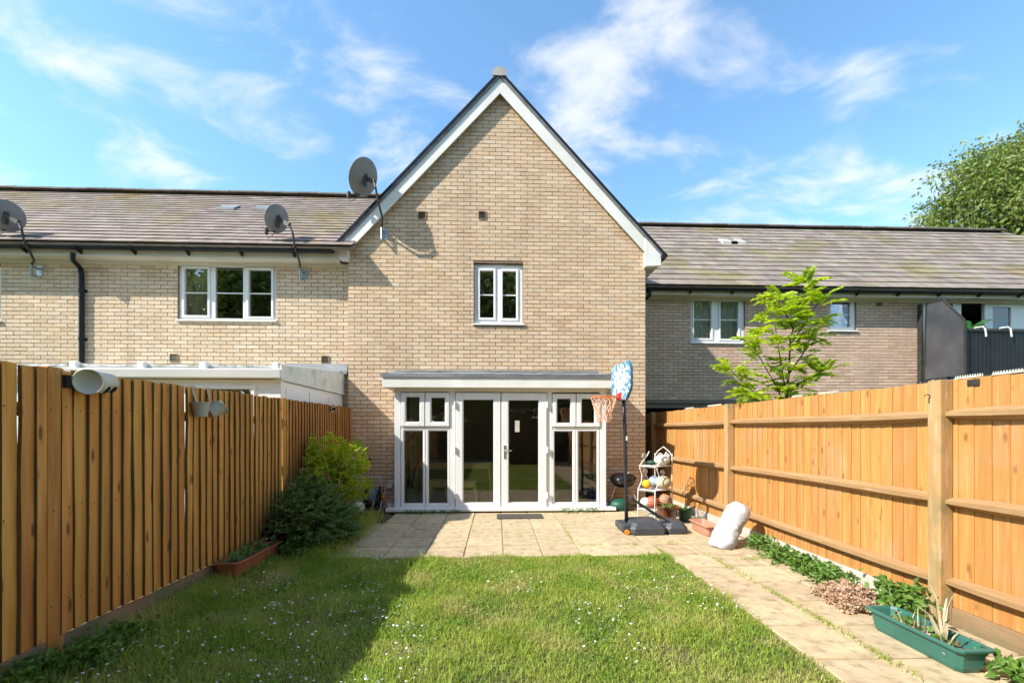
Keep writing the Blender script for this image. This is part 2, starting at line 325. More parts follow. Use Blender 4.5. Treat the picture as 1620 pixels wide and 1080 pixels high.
def npmesh(name, V, Fc, mats, parent=None, kind=None, label=None, cat=None, group=None, smooth=False):
    V = np.asarray(V, np.float32); Fc = np.asarray(Fc, np.int32); k = Fc.shape[1]
    if parent is None: off = Vector((float(V[:, 0].mean()), float(V[:, 1].mean()), float(V[:, 2].min())))
    else: off = root_loc(parent)
    V = V - np.array(off, np.float32); me = bpy.data.meshes.new(name)
    me.vertices.add(len(V)); me.vertices.foreach_set('co', V.ravel()); me.loops.add(Fc.size); me.loops.foreach_set('vertex_index', Fc.ravel())
    me.polygons.add(len(Fc)); me.polygons.foreach_set('loop_start', np.arange(0, Fc.size, k, dtype=np.int32)); me.polygons.foreach_set('loop_total', np.full(len(Fc), k, np.int32))
    me.polygons.foreach_set('use_smooth', np.full(len(Fc), smooth, bool))
    me.materials.append(mats); me.update(calc_edges=True); me.validate()
    o = bpy.data.objects.new(name, me); COL.objects.link(o)
    if parent is not None: o.parent = parent
    else: o.location = off; ROOT[o.name] = off
    return tag(o, label, cat, group, kind)
def unit(a): return a / (np.linalg.norm(a, axis=1, keepdims=True) + 1e-9)
def leaves(P, D, L, Wd, fold=.25, droop=0.0):
    """rhombic folded leaves: base P, axis D, length L, width Wd"""
    n = len(P); D = unit(D); R = rng.normal(size=(n, 3)); R[:, 2] += 0; Sd = unit(np.cross(D, R)); Nn = np.cross(Sd, D)
    Nn *= np.sign(Nn[:, 2:3] + 1e-6); L = np.broadcast_to(L, n)[:, None]; Wd = np.broadcast_to(Wd, n)[:, None]
    a = P; t = P + D * L - np.array([0, 0, 1]) * L * droop; m = P + D * L * .45
    l = m + Sd * Wd * .5 + Nn * Wd * fold; r = m - Sd * Wd * .5 + Nn * Wd * fold
    V = np.stack([a, l, t, r], 1).reshape(-1, 3); i = np.arange(n)[:, None] * 4
    Fc = np.concatenate([i + np.array([[0, 1, 2]]), i + np.array([[0, 2, 3]])], 1).reshape(-1, 3); return V, Fc
def flat_leaves(P, D, Nn, L, Wd, fold=.15):
    n = len(P); D = unit(D); Sd = unit(np.cross(D, Nn)); Nn = np.cross(Sd, D); L = np.broadcast_to(L, n)[:, None]; Wd = np.broadcast_to(Wd, n)[:, None]
    m = P + D * L * .45; V = np.stack([P, m + Sd * Wd * .5 + Nn * Wd * fold, P + D * L, m - Sd * Wd * .5 + Nn * Wd * fold], 1).reshape(-1, 3)
    i = np.arange(n)[:, None] * 4; return V, np.concatenate([i + np.array([[0, 1, 2]]), i + np.array([[0, 2, 3]])], 1).reshape(-1, 3)
def cat_(parts):
    V = []; Fs = []; n = 0
    for v, f in parts: V.append(v); Fs.append(f + n); n += len(v)
    return np.concatenate(V), np.concatenate(Fs)

# ================================================================== the setting: ground, lawn, patio
YF, YL, YR, YB = 8.10, 8.20, 9.95, 7.50     # planes: gable front, left terrace, right terrace, bay glazing
XFL, XFR = -2.74, 3.40                      # left and right fence faces
g = MB(); g.box(-150, 150, -120, 400, -.3, -.09); tag(g.build('ground', GROUND), kind='structure')
LX0, LX1, LY0, LY1 = -2.66, 1.96, -4.9, 4.80
g = MB(); g.box(LX0 - .1, LX1, LY0, LY1, -.08, -.022); tag(g.build('lawn', LAWNSOIL), kind='structure')
g = MB(); g.box(-2.72, -1.55, LY1 + .001, 8.08, -.08, -.018); tag(g.build('flower_bed', SOIL), kind='structure')
def slab_meshes(w, d):
    out = []
    for q in range(4):
        m = MB(); r = random.Random(q + int(w * 1000)); hw, hd = w / 2 - .005, d / 2 - .005; bv = .006
        j = lambda k=.003: r.uniform(-k, k)
        t = [(-hw + bv, -hd + bv), (hw - bv, -hd + bv), (hw - bv, hd - bv), (-hw + bv, hd - bv)]
        o = [(-hw, -hd), (hw, -hd), (hw, hd), (-hw, hd)]
        vs = [(x + j(), y + j(), 0 + j(.0015)) for x, y in t] + [(x + j(), y + j(), -.008) for x, y in o] + [(x, y, -.045) for x, y in o]
        m.add(vs, [(0, 1, 2, 3)] + [(4 + i, 4 + (i + 1) % 4, (i + 1) % 4, i) for i in range(4)] + [(8 + i, 8 + (i + 1) % 4, 4 + (i + 1) % 4, 4 + i) for i in range(4)])
        out.append(m.mesh('slab', SLAB))
    return out
g = MB(); g.box(-1.549, 3.35, LY1, 8.08, -.08, -.010); patio = tag(g.build('patio', SAND), kind='structure')
g = MB(); g.box(LX1 + .001, 3.35, -4.9, LY1 - .001, -.08, -.011); path = tag(g.build('path', SAND), kind='structure')
SM = slab_meshes(.455, .443)
def lay(parent, x, y):
    o = link('slab', random.choice(SM), parent, (x, y, random.uniform(-.003, .003))); o.rotation_euler = (random.uniform(-.004, .004), random.uniform(-.004, .004), random.choice((0, PI)))
for i in range(-5, 8):
    x = .085 + .2275 + .455 * i
    if x + .2 > 3.34: continue
    for k in range(0, 6):
        y = 4.825 + .225 + .45 * k
        if i == -5 and k > 3: continue
        lay(patio, x, y)
for k in range(0, 21):
    for c in range(3): lay(path, 1.975 + .2275 + .455 * c, LY1 - .225 - .45 * k + .02)

# ================================================================== brick, tile and window builders
def brick_mesh(bl, ch, m):
    out = []
    for q in range(5):
        r = random.Random(q * 3 + 1); j = lambda k=.0022: r.uniform(-k, k); hx, hz = bl / 2 - .0055, ch / 2 - .0055
        b = MB(); b.hexa([(-hx + j(), j(.0004), -hz + j()), (hx + j(), j(.0004), -hz + j()), (hx, .03, -hz), (-hx, .03, -hz), (-hx + j(), j(.0004), hz + j()), (hx + j(), j(.0004), hz + j()), (hx, .03, hz), (-hx, .03, hz)], skip=(4,))
        out.append(b.mesh('brick', m))
    return out
def brick_wall(root, Y, x0, x1, z0, z1, openings, m, vis, clip=None, bl=.2415, ch=.0742, nind=300):
    full = []; rest = []; k = 0
    while z0 + (k + 1) * ch <= z1 + .001:
        za, zb = z0 + k * ch, z0 + (k + 1) * ch; zm = (za + zb) / 2
        a, b = x0, x1
        if clip:
            a, b = clip(zm); a, b = max(a, x0), min(b, x1)
        x = x0 - (bl / 2 if k % 2 else 0)
        while x < b:
            segs = [(max(x, a), min(x + bl, b))]
            for (ox0, ox1, oz0, oz1) in openings:
                if zb > oz0 + .02 and za < oz1 - .02:
                    n = []
                    for (p, q) in segs:
                        if q <= ox0 or p >= ox1: n.append((p, q)); continue
                        if p < ox0: n.append((p, ox0))
                        if q > ox1: n.append((ox1, q))
                    segs = n
            for p, q in segs:
                if q - p < .03: continue
                (full if q - p > bl - .001 and vis((p + q) / 2, zm) else rest).append(((p + q) / 2, zm, q - p))
            x += bl
        k += 1
    full.sort(key=lambda s: s[0] ** 2 + (s[1] - H) ** 2)
    ms = brick_mesh(bl, ch, m)
    for (x, z, w) in full[:nind]:
        link('brick', random.choice(ms), root, (x, Y - .009 + random.uniform(-.0015, .0015), z))
    rest += full[nind:]
    a = np.array(rest); n = len(a); yy = Y - .009 + rng.uniform(-.0015, .0015, n); hx = a[:, 2] / 2 - .0055; hz = ch / 2 - .0055
    J = lambda: rng.uniform(-.0022, .0022, n)
    V = np.empty((n, 8, 3))
    for i, (sx, yb, sz) in enumerate([(-1, 0, -1), (1, 0, -1), (1, .03, -1), (-1, .03, -1), (-1, 0, 1), (1, 0, 1), (1, .03, 1), (-1, .03, 1)]):
        V[:, i, 0] = a[:, 0] + sx * hx + J(); V[:, i, 1] = yy + yb + (J() * .2 if yb == 0 else 0); V[:, i, 2] = a[:, 1] + sz * hz + J()
    fq = np.array([(0, 3, 2, 1), (4, 5, 6, 7), (0, 1, 5, 4), (1, 2, 6, 5), (3, 0, 4, 7)])
    Fc = (np.arange(n)[:, None, None] * 8 + fq[None]).reshape(-1, 4)
    npmesh('brickwork', V.reshape(-1, 3), Fc, m, root, kind='stuff')
def plate(mb, x0, x1, z0, z1, holes, y0, y1, mi=0):
    xs = sorted({x0, x1, *[min(max(h[i], x0), x1) for h in holes for i in (0, 1)]}); zs = sorted({z0, z1, *[min(max(h[i], z0), z1) for h in holes for i in (2, 3)]})
    for zi in range(len(zs) - 1):
        run = None
        for xi in range(len(xs)):
            solid = False
            if xi < len(xs) - 1:
                xm, zm = (xs[xi] + xs[xi + 1]) / 2, (zs[zi] + zs[zi + 1]) / 2
                solid = not any(h[0] < xm < h[1] and h[2] < zm < h[3] for h in holes)
            if solid and run is None: run = xs[xi]
            if not solid and run is not None: mb.box(run, xs[xi], y0, y1, zs[zi], zs[zi + 1], mi); run = None
    return mb
def tile_roof(root, x0, x1, eave, ridge, m, w=.3, gauge=.24, hip=None, vis=None, nind=300):
    ey, ez = eave; ry, rz = ridge; Ls = math.hypot(ry - ey, rz - ez); uy, uz = (ry - ey) / Ls, (rz - ez) / Ls; ny, nz = -uz, uy
    rows = int(round(Ls / gauge)); gauge = Ls / rows; full = []; rest = []
    for k in range(rows):
        s = k * gauge; x = x0 - (w / 2 if k % 2 else 0) - w * random.random() * .1; lim = x1
        if hip: lim = min(x1, hip(s + gauge * .5))
        while x < lim:
            a, b = max(x, x0), min(x + w, lim)
            if b - a > .03: (full if b - a > w - .002 else rest).append(((a + b) / 2, s, b - a))
            x += w
    full.sort(key=lambda t: abs(t[0]) + t[1] * .4 if (vis is None or vis(t[0])) else 99)
    def corners(wd, r):
        hw = wd / 2 - .0025; t = .016; Lr = gauge * 1.12; j = lambda: r.uniform(-.0025, .0025)
        pts = []
        for sx, ss, hh in [(-1, 0, .012), (1, 0, .012), (1, Lr, .0), (-1, Lr, .0), (-1, 0, .012 + t), (1, 0, .012 + t), (1, Lr, .006), (-1, Lr, .006)]:
            h2 = hh + (j() if ss == 0 else 0); s2 = ss + (j() * 1.5 if ss == 0 else 0)
            pts.append((sx * hw, s2 * uy + h2 * ny, s2 * uz + h2 * nz))
        return pts
    ms = []
    for q in range(5):
        b = MB(); b.hexa(corners(w, random.Random(q)), skip=(4,)); ms.append(b.mesh('tile', m))
    for (x, s, wd) in full[:nind]: link('tile', random.choice(ms), root, (x, ey + s * uy, ez + s * uz))
    b = MB()
    for (x, s, wd) in rest + full[nind:]:
        b.hexa([(p[0] + x, p[1] + ey + s * uy, p[2] + ez + s * uz) for p in corners(wd, random)], skip=(4,))
    b.build('tiling', m, root, kind='stuff')
    b = MB(); d = -.02
    xr = hip(0) if hip else x1; xt = hip(Ls) if hip else x1
    b.prism([(x0, ey + d * ny, ez + d * nz), (xr, ey + d * ny, ez + d * nz), (xt, ry + d * ny, rz + d * nz), (x0, ry + d * ny, rz + d * nz)], (0, -ny * .06, -nz * .06))
    b.prism([(x0, ry, rz - .05), (xt, ry, rz - .05), (xt + (xr - xt), ry + (ry - ey), ez - .05), (x0, ry + (ry - ey), ez - .05)], (0, .03, -.05))
    b.build('roof_deck', m, root)
def window(root, Y, rect, lights, bar=None, curtain=None, cm=None, sill=True, depth=1.2, deep=.03, name='window', head=0):
    xm, ym = (rect[0] + rect[2]) / 2, (rect[1] + rect[3]) / 2
    gx = lambda px: PY(px, ym, Y).x
    gz = lambda py: PY(xm, py, Y).z
    x0, x1, z0, z1 = gx(rect[0]), gx(rect[2]), gz(rect[3]), gz(rect[1]); holes = []; sash = []
    for L in lights:
        h = (gx(L[0]), gx(L[2]), gz(L[3]), gz(L[1])); e = .042 if len(L) < 5 or L[4] else 0
        holes.append((h[0] - e, h[1] + e, h[2] - e, h[3] + e)); sash.append((h, e))
    b = MB(); plate(b, x0, x1, z0, z1, holes, Y + deep, Y + deep + .07); fr = b.build(name, WHITE, root, bevel=.004)
    for h, e in sash:
        if e:
            b = MB(); b.ring(h[0] - e + .002, h[1] + e - .002, h[2] - e + .002, h[3] + e - .002, e, Y + deep - .018, Y + deep + .05); b.build('sash', WHITE, fr, bevel=.005)
        b = MB(); b.box(h[0] - .004, h[1] + .004, Y + deep + .028, Y + deep + .034, h[2] - .004, h[3] + .004); b.build('pane', GLASS, fr)
        if bar:
            zb = gz(bar); b = MB(); b.box(h[0] + .0, h[1] - .0, Y + deep + .016, Y + deep + .026, zb - .010, zb + .010); b.build('glazing_bar', WHITE, fr)
    if head:
        b = MB(); b.box(x0 + .06, x0 + .34, Y + deep - .014, Y + deep - .001, z1 - .03, z1 - .016); b.box(x1 - .34, x1 - .06, Y + deep - .014, Y + deep - .001, z1 - .03, z1 - .016); b.build('trickle_vent', FASCIA, fr)
    if sill:
        b = MB(); b.hexa([(x0 - .03, Y - .045, z0 - .045), (x1 + .03, Y - .045, z0 - .045), (x1 + .03, Y + deep, z0 - .045), (x0 - .03, Y + deep, z0 - .045), (x0 - .03, Y - .045, z0 - .018), (x1 + .03, Y - .045, z0 - .018), (x1 + .03, Y + deep, z0 - .002), (x0 - .03, Y + deep, z0 - .002)]); b.build('sill', WHITE, fr, bevel=.003)
    b = MB(); ya, yb = Y + .11, Y + depth; X0, X1, Z0, Z1 = x0 - .12, x1 + .12, z0 - .12, z1 + .1
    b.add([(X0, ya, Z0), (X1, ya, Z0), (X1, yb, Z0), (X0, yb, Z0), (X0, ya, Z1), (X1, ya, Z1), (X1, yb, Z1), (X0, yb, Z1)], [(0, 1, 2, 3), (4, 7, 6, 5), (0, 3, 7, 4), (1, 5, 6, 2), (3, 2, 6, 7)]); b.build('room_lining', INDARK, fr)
    for (c0, c1) in (curtain or []):
        a0, a1 = x0 + (x1 - x0) * c0, x0 + (x1 - x0) * c1; n = int((a1 - a0) / .018) + 2; vs = []
        for i in range(n):
            x = a0 + (a1 - a0) * i / (n - 1); y = Y + .15 + .02 * math.sin(x * 62) + .01 * math.sin(x * 23)
            vs += [(x, y, z0 - .05), (x, y + .004 * math.sin(i), z1 + .03)]
        b = MB(); b.add(vs, [(2 * i, 2 * i + 2, 2 * i + 3, 2 * i + 1) for i in range(n - 1)]); b.build('curtain', cm or CURTAIN, fr, smooth=True)
    return (x0, x1, z0 - .02, z1)
def open_of(Y, rect):
    xm, ym = (rect[0] + rect[2]) / 2, (rect[1] + rect[3]) / 2
    return (PY(rect[0], ym, Y).x - .004, PY(rect[2], ym, Y).x + .004, PY(xm, rect[3], Y).z - .02, PY(xm, rect[1], Y).z + .012)
def air_brick(root, px, py, Y, s=.075):
    c = PY(px, py, Y); b = MB(); b.ring(c.x - s, c.x + s, c.z - s, c.z + s, .012, Y - .024, Y - .006)
    f = b.build('vent', mat('vent_buff', (.30, .24, .16), rough=.8) if 'vent_buff' not in bpy.data.materials else bpy.data.materials['vent_buff'], root)
    b = MB()
    for i in range(6):
        z = c.z - s + .02 + i * (2 * s - .03) / 6; b.hexa([(c.x - s + .012, Y - .014, z), (c.x + s - .012, Y - .014, z), (c.x + s - .012, Y - .0075, z + .012), (c.x - s + .012, Y - .0075, z + .012), (c.x - s + .012, Y - .016, z + .004), (c.x + s - .012, Y - .016, z + .004), (c.x + s - .012, Y - .0075, z + .016), (c.x - s + .012, Y - .0075, z + .016)])
    b.build('slat', BLACK, f)
def gutter(root, x0, x1, Y, z, step=.75, r=.056, off=.3, m=None):
    prof = [(-r, .03)] + [(r * math.cos(a), r * math.sin(a)) for a in [PI + i * PI / 8 for i in range(9)]] + [(r, .03), (r - .006, .03)] + [((r - .006) * math.cos(a), (r - .006) * math.sin(a)) for a in [2 * PI - i * PI / 8 for i in range(9)]] + [(-r + .006, .03)]
    b = MB(); b.prism([(x0, Y + p[0], z + p[1]) for p in prof], (x1 - x0, 0, 0)); gt = b.build('gutter', m or BLACK, root)
    x = x0 + off
    while x < x1 - .05:
        b = MB(); b.prism([(x, Y - .064, z + .035), (x, Y - .06, z - .03), (x, Y - .02, z - .07), (x, Y + .10, z - .125), (x, Y + .12, z - .06), (x, Y + .06, z + .03)], (.035, 0, 0)); b.build('gutter_bracket', BLACK, gt); x += step
    return gt

# ================================================================== the gable-fronted house
ML, MR = PY(551, 600, YF).x, PY(1021, 600, YF).x
XA, ZA, KS = .075, 8.085, 1.075                   # gable apex, roof line, slope
line = lambda x: ZA - KS * abs(x - XA)
house = thing('brick_house', 'tall buff brick house with steep white-edged gable and patio doors', 'house', (0, YF, 0))
mw = (750, 417, 827, 511); MO = open_of(YF, mw)
BX0, BX1 = PY(624, 700, YB).x, PY(959, 700, YB).x
bayhole = (BX0 + .1, BX1 - .1, -.1, 2.36)
zw = line(ML) - .1
b = MB(); plate(b, ML, MR, -.1, zw, [MO, bayhole], YF, YF + .12)
zt = line(0) ; b.prism([(ML, YF, zw), (MR, YF, zw), (MR, YF, line(MR) - .06), (XA, YF, ZA - .12), (ML, YF, line(ML) - .06)], (0, .12, 0))
b.box(ML, ML + .1, YF + .12, 15, -.1, zw); b.box(MR - .1, MR, YF + .12, 8.45, -.1, zw); b.box(MR - .1, MR, 9.75, 15, -.1, zw); b.box(MR - .1, MR, 8.45, 9.75, -.1, .85); b.box(MR - .1, MR, 8.45, 9.75, 2.2, zw)  # right side wall has an unseen opening, added to let daylight into the room
b.build('wall', MORTAR, house)
def clip_main(z): d = (ZA - .09 - z) / KS; return (XA - d, XA + d)
brick_wall(house, YF, ML, MR, 0, ZA, [MO, (BX0 + .02, BX1 - .02, -.1, 2.40)], BRICK, lambda x, z: z > .6 and not (BX0 - .2 < x < BX1 + .2 and z < 2.62), clip_main)
for s, X in ((-1, ML), (1, MR)):                  # side courses so that the corners read as solid
    b = MB()
    for k in range(int(zw / .0742)):
        y = YF + .002 + (.06 if k % 2 else 0)
        while y < (11.8 if s > 0 else 8.19):
            x = X + s * .007
            if s > 0 and .8 < k * .0742 < 2.2 and 8.22 < y < 9.75: y += .2415; continue
            b.box(min(X, x), max(X, x), y + .005, min(y + .236, 12 if s > 0 else 8.199), k * .0742 + .0055, (k + 1) * .0742 - .0055); y += .2415
    b.build('side_brickwork', BRICK, house, kind='stuff')
# roof
b = MB(); ov = .33
for s in (-1, 1):
    xe = (-3.03 if s < 0 else 3.20)
    b.prism([(XA, 7.965, ZA), (XA, 7.965, ZA + .10), (xe, 7.965, line(xe) + .10), (xe, 7.965, line(xe))], (0, 7.2, 0))
roof = b.build('roof', LEAD, house)
b = MB()                                          # dry verge trim, a little proud
for s in (-1, 1):
    xe = (-3.04 if s < 0 else 3.21)
    b.prism([(XA, 7.95, ZA + .055), (XA, 7.95, ZA + .115), (xe, 7.95, line(xe) + .115), (xe, 7.95, line(xe) + .055)], (0, .05, 0))
b.build('verge_trim', BLACK, roof)
for s in (-1, 1):
    xe = (-2.96 if s < 0 else 3.12); b = MB()
    b.prism([(XA, 7.99, ZA - .004), (xe, 7.99, line(xe) - .004), (xe, 7.99, line(xe) - .27), (XA, 7.99, ZA - .29)], (0, .025, 0)); b.build('bargeboard', BARGE, house, bevel=.003)
    b = MB(); b.prism([(XA, 8.017, ZA - .05), (xe, 8.017, line(xe) - .05), (xe, 8.017, line(xe) - .25), (XA, 8.017, ZA - .25)], (0, .02, 0))
    b.prism([(XA, 8.04, ZA - .18), (xe, 8.04, line(xe) - .18), (xe, 8.04, line(xe) - .20), (XA, 8.04, ZA - .20)], (0, .05, 0)); b.build('verge_soffit', FASCIA, house)
P = lambda px, py: PY(px, py, 7.98)
b = MB(); b.prism([P(528, 388), P(550, 366), P(550, 411), P(537, 410), P(528, 401)][::-1], (0, .115, 0)); b.build('eaves_box', BARGE, house, bevel=.003)
b = MB(); b.prism([P(1021, 372), P(1046, 402), P(1046, 420), P(1021, 421)][::-1], (0, .115, 0)); b.build('eaves_box', BARGE, house, bevel=.003)
b = MB(); b.prism([(MR + .01, 8.1, 4.56), (3.12, 8.1, 4.62), (3.12, 8.1, 4.64), (MR + .01, 8.1, 4.60)], (0, 4.5, 0)); b.build('soffit', FASCIA, house)
b = MB(); b.box(3.10, 3.125, 8.1, 12.6, 4.62, 4.80); b.build('fascia', BARGE, house)
b = MB(); b.tube([(3.19, 7.9, 4.745), (3.19, 12.5, 4.745)], .055, 10); b.build('gutter', BLACK, house)
c = PY(790.5, 114, 7.94); b = MB(); b.prism([(c.x - .14, 7.94, c.z - .06), (c.x + .13, 7.94, c.z - .06), (c.x + .14, 7.94, c.z + .03), (c.x, 7.94, c.z + .125), (c.x - .145, 7.94, c.z + .03)], (0, .02, 0))
b.prism([(c.x - .12, 7.96, c.z - .05), (c.x + .11, 7.96, c.z - .05), (c.x + .12, 7.96, c.z + .025), (c.x, 7.96, c.z + .11), (c.x - .125, 7.96, c.z + .025)], (0, 7.1, 0)); b.build('ridge_cap', mat('ridge_grey', (.40, .39, .37), (.30, .29, .27), scale=6, rough=.8), house)
window(house, YF, mw, [(759, 427, 781, 502), (795, 427.5, 817, 502.5)], bar=465, head=1, deep=.05)
air_brick(house, 668, 341, YF); air_brick(house, 763, 341, YF)

# ---- bay with patio doors
def bx(px): return PY(px, 710, YB).x
def bz(py): return PY(790, py, YB).z
z_head, z_sill = bz(620), bz(803)
b = MB()
for (p0, p1) in ((624, 633.5), (711, 720), (865.5, 873.5), (949.5, 959)): b.box(bx(p0), bx(p1), YB + .002, YB + .10, z_sill, z_head)
b.box(bx(624), bx(959), YB - .004, YB + .10, z_head, bz(611))
b.box(bx(633.5), bx(711), YB + .012, YB + .09, bz(678.5), bz(674.5)); b.box(bx(873.5), bx(949.5), YB + .012, YB + .09, bz(679), bz(675))
b.box(bx(624), bx(624) + .07, YB + .10, YF - .01, z_sill, bz(611)); b.box(bx(959) - .07, bx(959), YB + .10, YF - .01, z_sill, bz(611))
b.build('bay_frame', WHITE, house, bevel=.005)
def leaf(name, o, g, glassm, extra=None, proud=0.0):
    b = MB(); gx0, gx1, gz0, gz1 = bx(g[0]), bx(g[2]), bz(g[3]), bz(g[1]); ox0, ox1, oz0, oz1 = bx(o[0]) + .004, bx(o[2]) - .004, bz(o[3]) + .004, bz(o[1]) - .004
    b.box(ox0, gx0, YB - proud, YB + .07, oz0, oz1); b.box(gx1, ox1, YB - proud, YB + .07, oz0, oz1); b.box(gx0, gx1, YB - proud, YB + .07, oz0, gz0); b.box(gx0, gx1, YB - proud, YB + .07, gz1, oz1)
    w = b.build(name, WHITE, house, bevel=.006)
    b = MB(); b.ring(gx0 - .001, gx1 + .001, gz0 - .001, gz1 + .001, .014, YB + .008 - proud, YB + .03); b.build('glazing_bead', WHITE, w)
    b = MB(); b.box(gx0, gx1, YB + .033, YB + .04, gz0, gz1); b.build('pane', glassm, w); return w
for o, gl in (((634, 621, 672.2, 674.5), (641, 627, 665, 668)), ((672.8, 621, 711, 674.5), (681, 628, 705, 668)), ((873.7, 622, 911, 675), (880, 629, 903.5, 669.5)), ((911.6, 622, 949, 675), (919, 629, 942, 670))): leaf('top_window', o, gl, GLASSD, proud=.022)
for o, gl in (((634, 678.5, 673.2, 803), (638, 680, 670, 796)), ((673.2, 678.5, 711, 803), (677, 680, 709, 796)), ((873.7, 679, 910.5, 803), (876, 681, 907, 796)), ((910.5, 679, 949, 803), (914, 681, 945.6, 796))): leaf('side_window', o, gl, GLASSD)
for i, (o, gl) in enumerate((((720.5, 621, 792.3, 803), (732, 631, 781.6, 795.5)), ((793, 621, 865, 803), (803.7, 631.5, 853, 795.5)))):
    d = leaf('door', o, gl, GLASSD, proud=.026)
    for py in (640, 711, 783):
        px = 720 if i == 0 else 865.5; b = MB(); b.box(bx(px) - .018, bx(px) + .022, YB - .05, YB - .026, bz(py) - .05, bz(py) + .05); b.tube([(bx(px), YB - .052, bz(py) - .055), (bx(px), YB - .052, bz(py) + .055)], .011, 8); b.build('hinge', WHITE, d)
    if i == 1:
        x = bx(798.5); z = bz(714); b = MB(); b.box(x - .016, x + .016, YB - .036, YB - .026, z - .12, z + .11); b.tube([(x, YB - .034, z + .02), (x, YB - .075, z + .02), (x + .02, YB - .08, z + .02), (x + .125, YB - .078, z + .018)], .010, 8); b.build('handle', BRASS, d, smooth=False)
        b = MB(); b.box(bx(814.8), bx(822), YB + .026, YB + .032, bz(683), bz(665)); b.build('notice', mat('paper', (.55, .53, .46), rough=.8), d)
b = MB(); b.hexa([(bx(612), YB - .12, .028), (bx(972), YB - .12, .028), (bx(972), YF - .02, .028), (bx(612), YF - .02, .028), (bx(612), YB - .12, .082), (bx(972), YB - .12, .082), (bx(972), YF - .02, z_sill - .002), (bx(612), YF - .02, z_sill - .002)]); b.build('bay_sill', WHITE, house, bevel=.006)
b = MB(); b.box(bx(626), bx(957), YB + .02, YF, -.1, .026); b.build('bay_plinth', DARK, house)
YE = 7.36; ex = lambda px: PY(px, 605, YE).x; ez = lambda py: PY(790, py, YE).z
b = MB(); b.box(ex(605), ex(970), YE, YE + .03, ez(613), ez(597)); b.box(ex(605), ex(605) + .03, YE + .03, YF - .012, ez(613), ez(597)); b.box(ex(970) - .03, ex(970), YE + .03, YF - .012, ez(613), ez(597)); bf = b.build('bay_fascia', BARGE, house, bevel=.004)
b = MB(); b.box(ex(605) + .031, ex(970) - .031, YE + .031, YF - .012, ez(613) + .012, ez(613) + .03); b.build('bay_soffit', FASCIA, house)
b = MB(); n = 40; vs = []
for i in range(n + 1):
    x = ex(603.5) + (ex(971.5) - ex(603.5)) * i / n; w = random.uniform(-.006, .006)
    vs += [(x, YE - .02, ez(597.2) + w * .3), (x, YE - .022, ez(591.5) + w), (x, YE + .05, ez(590.5) + w), (x, YF - .01, PY(790, 592, YF).z + .03 + w), (x, YF - .01, PY(790, 592, YF).z - .04), (x, YE + .05, ez(597.2))]
b.add(vs, [(i * 6 + j, (i + 1) * 6 + j, (i + 1) * 6 + (j + 1) % 6, i * 6 + (j + 1) % 6) for i in range(n) for j in range(6)] + [(5, 4, 3, 2, 1, 0), tuple(n * 6 + j for j in range(6))]); b.build('bay_roof', LEAD, house)
b = MB(); b.hexa([(bx(612) , YF - .03, 2.50), (bx(958), YF - .03, 2.50), (bx(958), YF - .010, 2.50), (bx(612), YF - .010, 2.50), (bx(612), YF - .022, 2.575), (bx(958), YF - .022, 2.575), (bx(958), YF - .010, 2.575), (bx(612), YF - .010, 2.575)]); b.build('flashing', LEAD, house)
# ---- the room behind the doors
RX0, RX1, RY1, RZ = -2.05, 2.3, 11.6, 2.38
b = MB(); b.add([(RX0, YB + .12, .06), (RX1, YB + .12, .06), (RX1, RY1, .06), (RX0, RY1, .06)], [(0, 1, 2, 3)]); b.build('room_floor', INFLOOR, house)
b = MB(); b.add([(RX0, YF + .12, .06), (RX0, RY1, .06), (RX0, RY1, RZ), (RX0, YF + .12, RZ), (RX1, 9.75, .06), (RX1, RY1, .06), (RX1, RY1, RZ), (RX1, 9.75, RZ)], [(0, 1, 2, 3), (5, 4, 7, 6)]); b.box(RX1, MR - .11, YF + .13, 8.45, .06, RZ); b.box(RX1, MR - .11, 8.45, 9.75, .06, .85); b.box(RX1, MR - .11, 8.45, 9.75, 2.2, RZ); b.box(BX0 + .07, BX0 + .1, YB + .12, YF + .3, .06, RZ); b.box(BX1 - .1, BX1 - .07, YB + .12, YF + .3, .06, RZ); b.build('room_wall', INWALL, house)  # right wall left open to match the added daylight opening
b = MB(); b.add([(RX0, RY1, .06), (RX1, RY1, .06), (RX1, RY1, RZ), (RX0, RY1, RZ)], [(0, 1, 2, 3)]); b.build('room_back_wall', mat('brown_paint', (.30, .25, .21), rough=.9), house)
b = MB(); b.add([(BX0 + .05, YB + .05, RZ), (BX1 - .05, YB + .05, RZ), (RX1, RY1, RZ), (RX0, RY1, RZ)], [(0, 3, 2, 1)]); b.build('room_ceiling', INWALL, house)

# ================================================================== left terrace
lhouse = thing('terraced_house', 'low yellow buff brick terrace house on the left with black gutter and satellite dishes', 'house', (-6.5, YL, 0))
LXL = -11.0; lw = (282, 415, 436, 505); lw2 = (-96, 420, 1.5, 506); LO = [open_of(YL, lw), open_of(YL, lw2)]
LZ = 4.66
b = MB(); plate(b, LXL, ML, -.1, LZ, LO, YL, YL + .12); b.build('wall', MORTAR, lhouse)
brick_wall(lhouse, YL, LXL, ML - .008, 1.2, LZ, LO, BRICKL, lambda x, z: z > 2.75 and x > -9.3, bl=.2415)
tile_roof(lhouse, LXL - 3.2, -2.62, (7.80, 4.785), (11.5, 7.66), TILE, gauge=.236, vis=lambda x: x < -3.1)
RIDGE = mat('ridge_tile_dark', (.10, .085, .075), (.15, .13, .11), scale=8, rough=.9, rnd=.2)
rb = MB(); rb.prism([(0, .15 * math.cos(a), .03 + .09 * math.sin(a)) for a in [i * PI / 6 for i in range(7)]], (.444, 0, 0)); ridge_me = rb.mesh('ridge_tile', RIDGE)
x = LXL - 3.2
while x < -2.7: link('ridge_tile', ridge_me, lhouse, (x, 11.5, 7.66 + random.uniform(-.006, .006))); x += .45
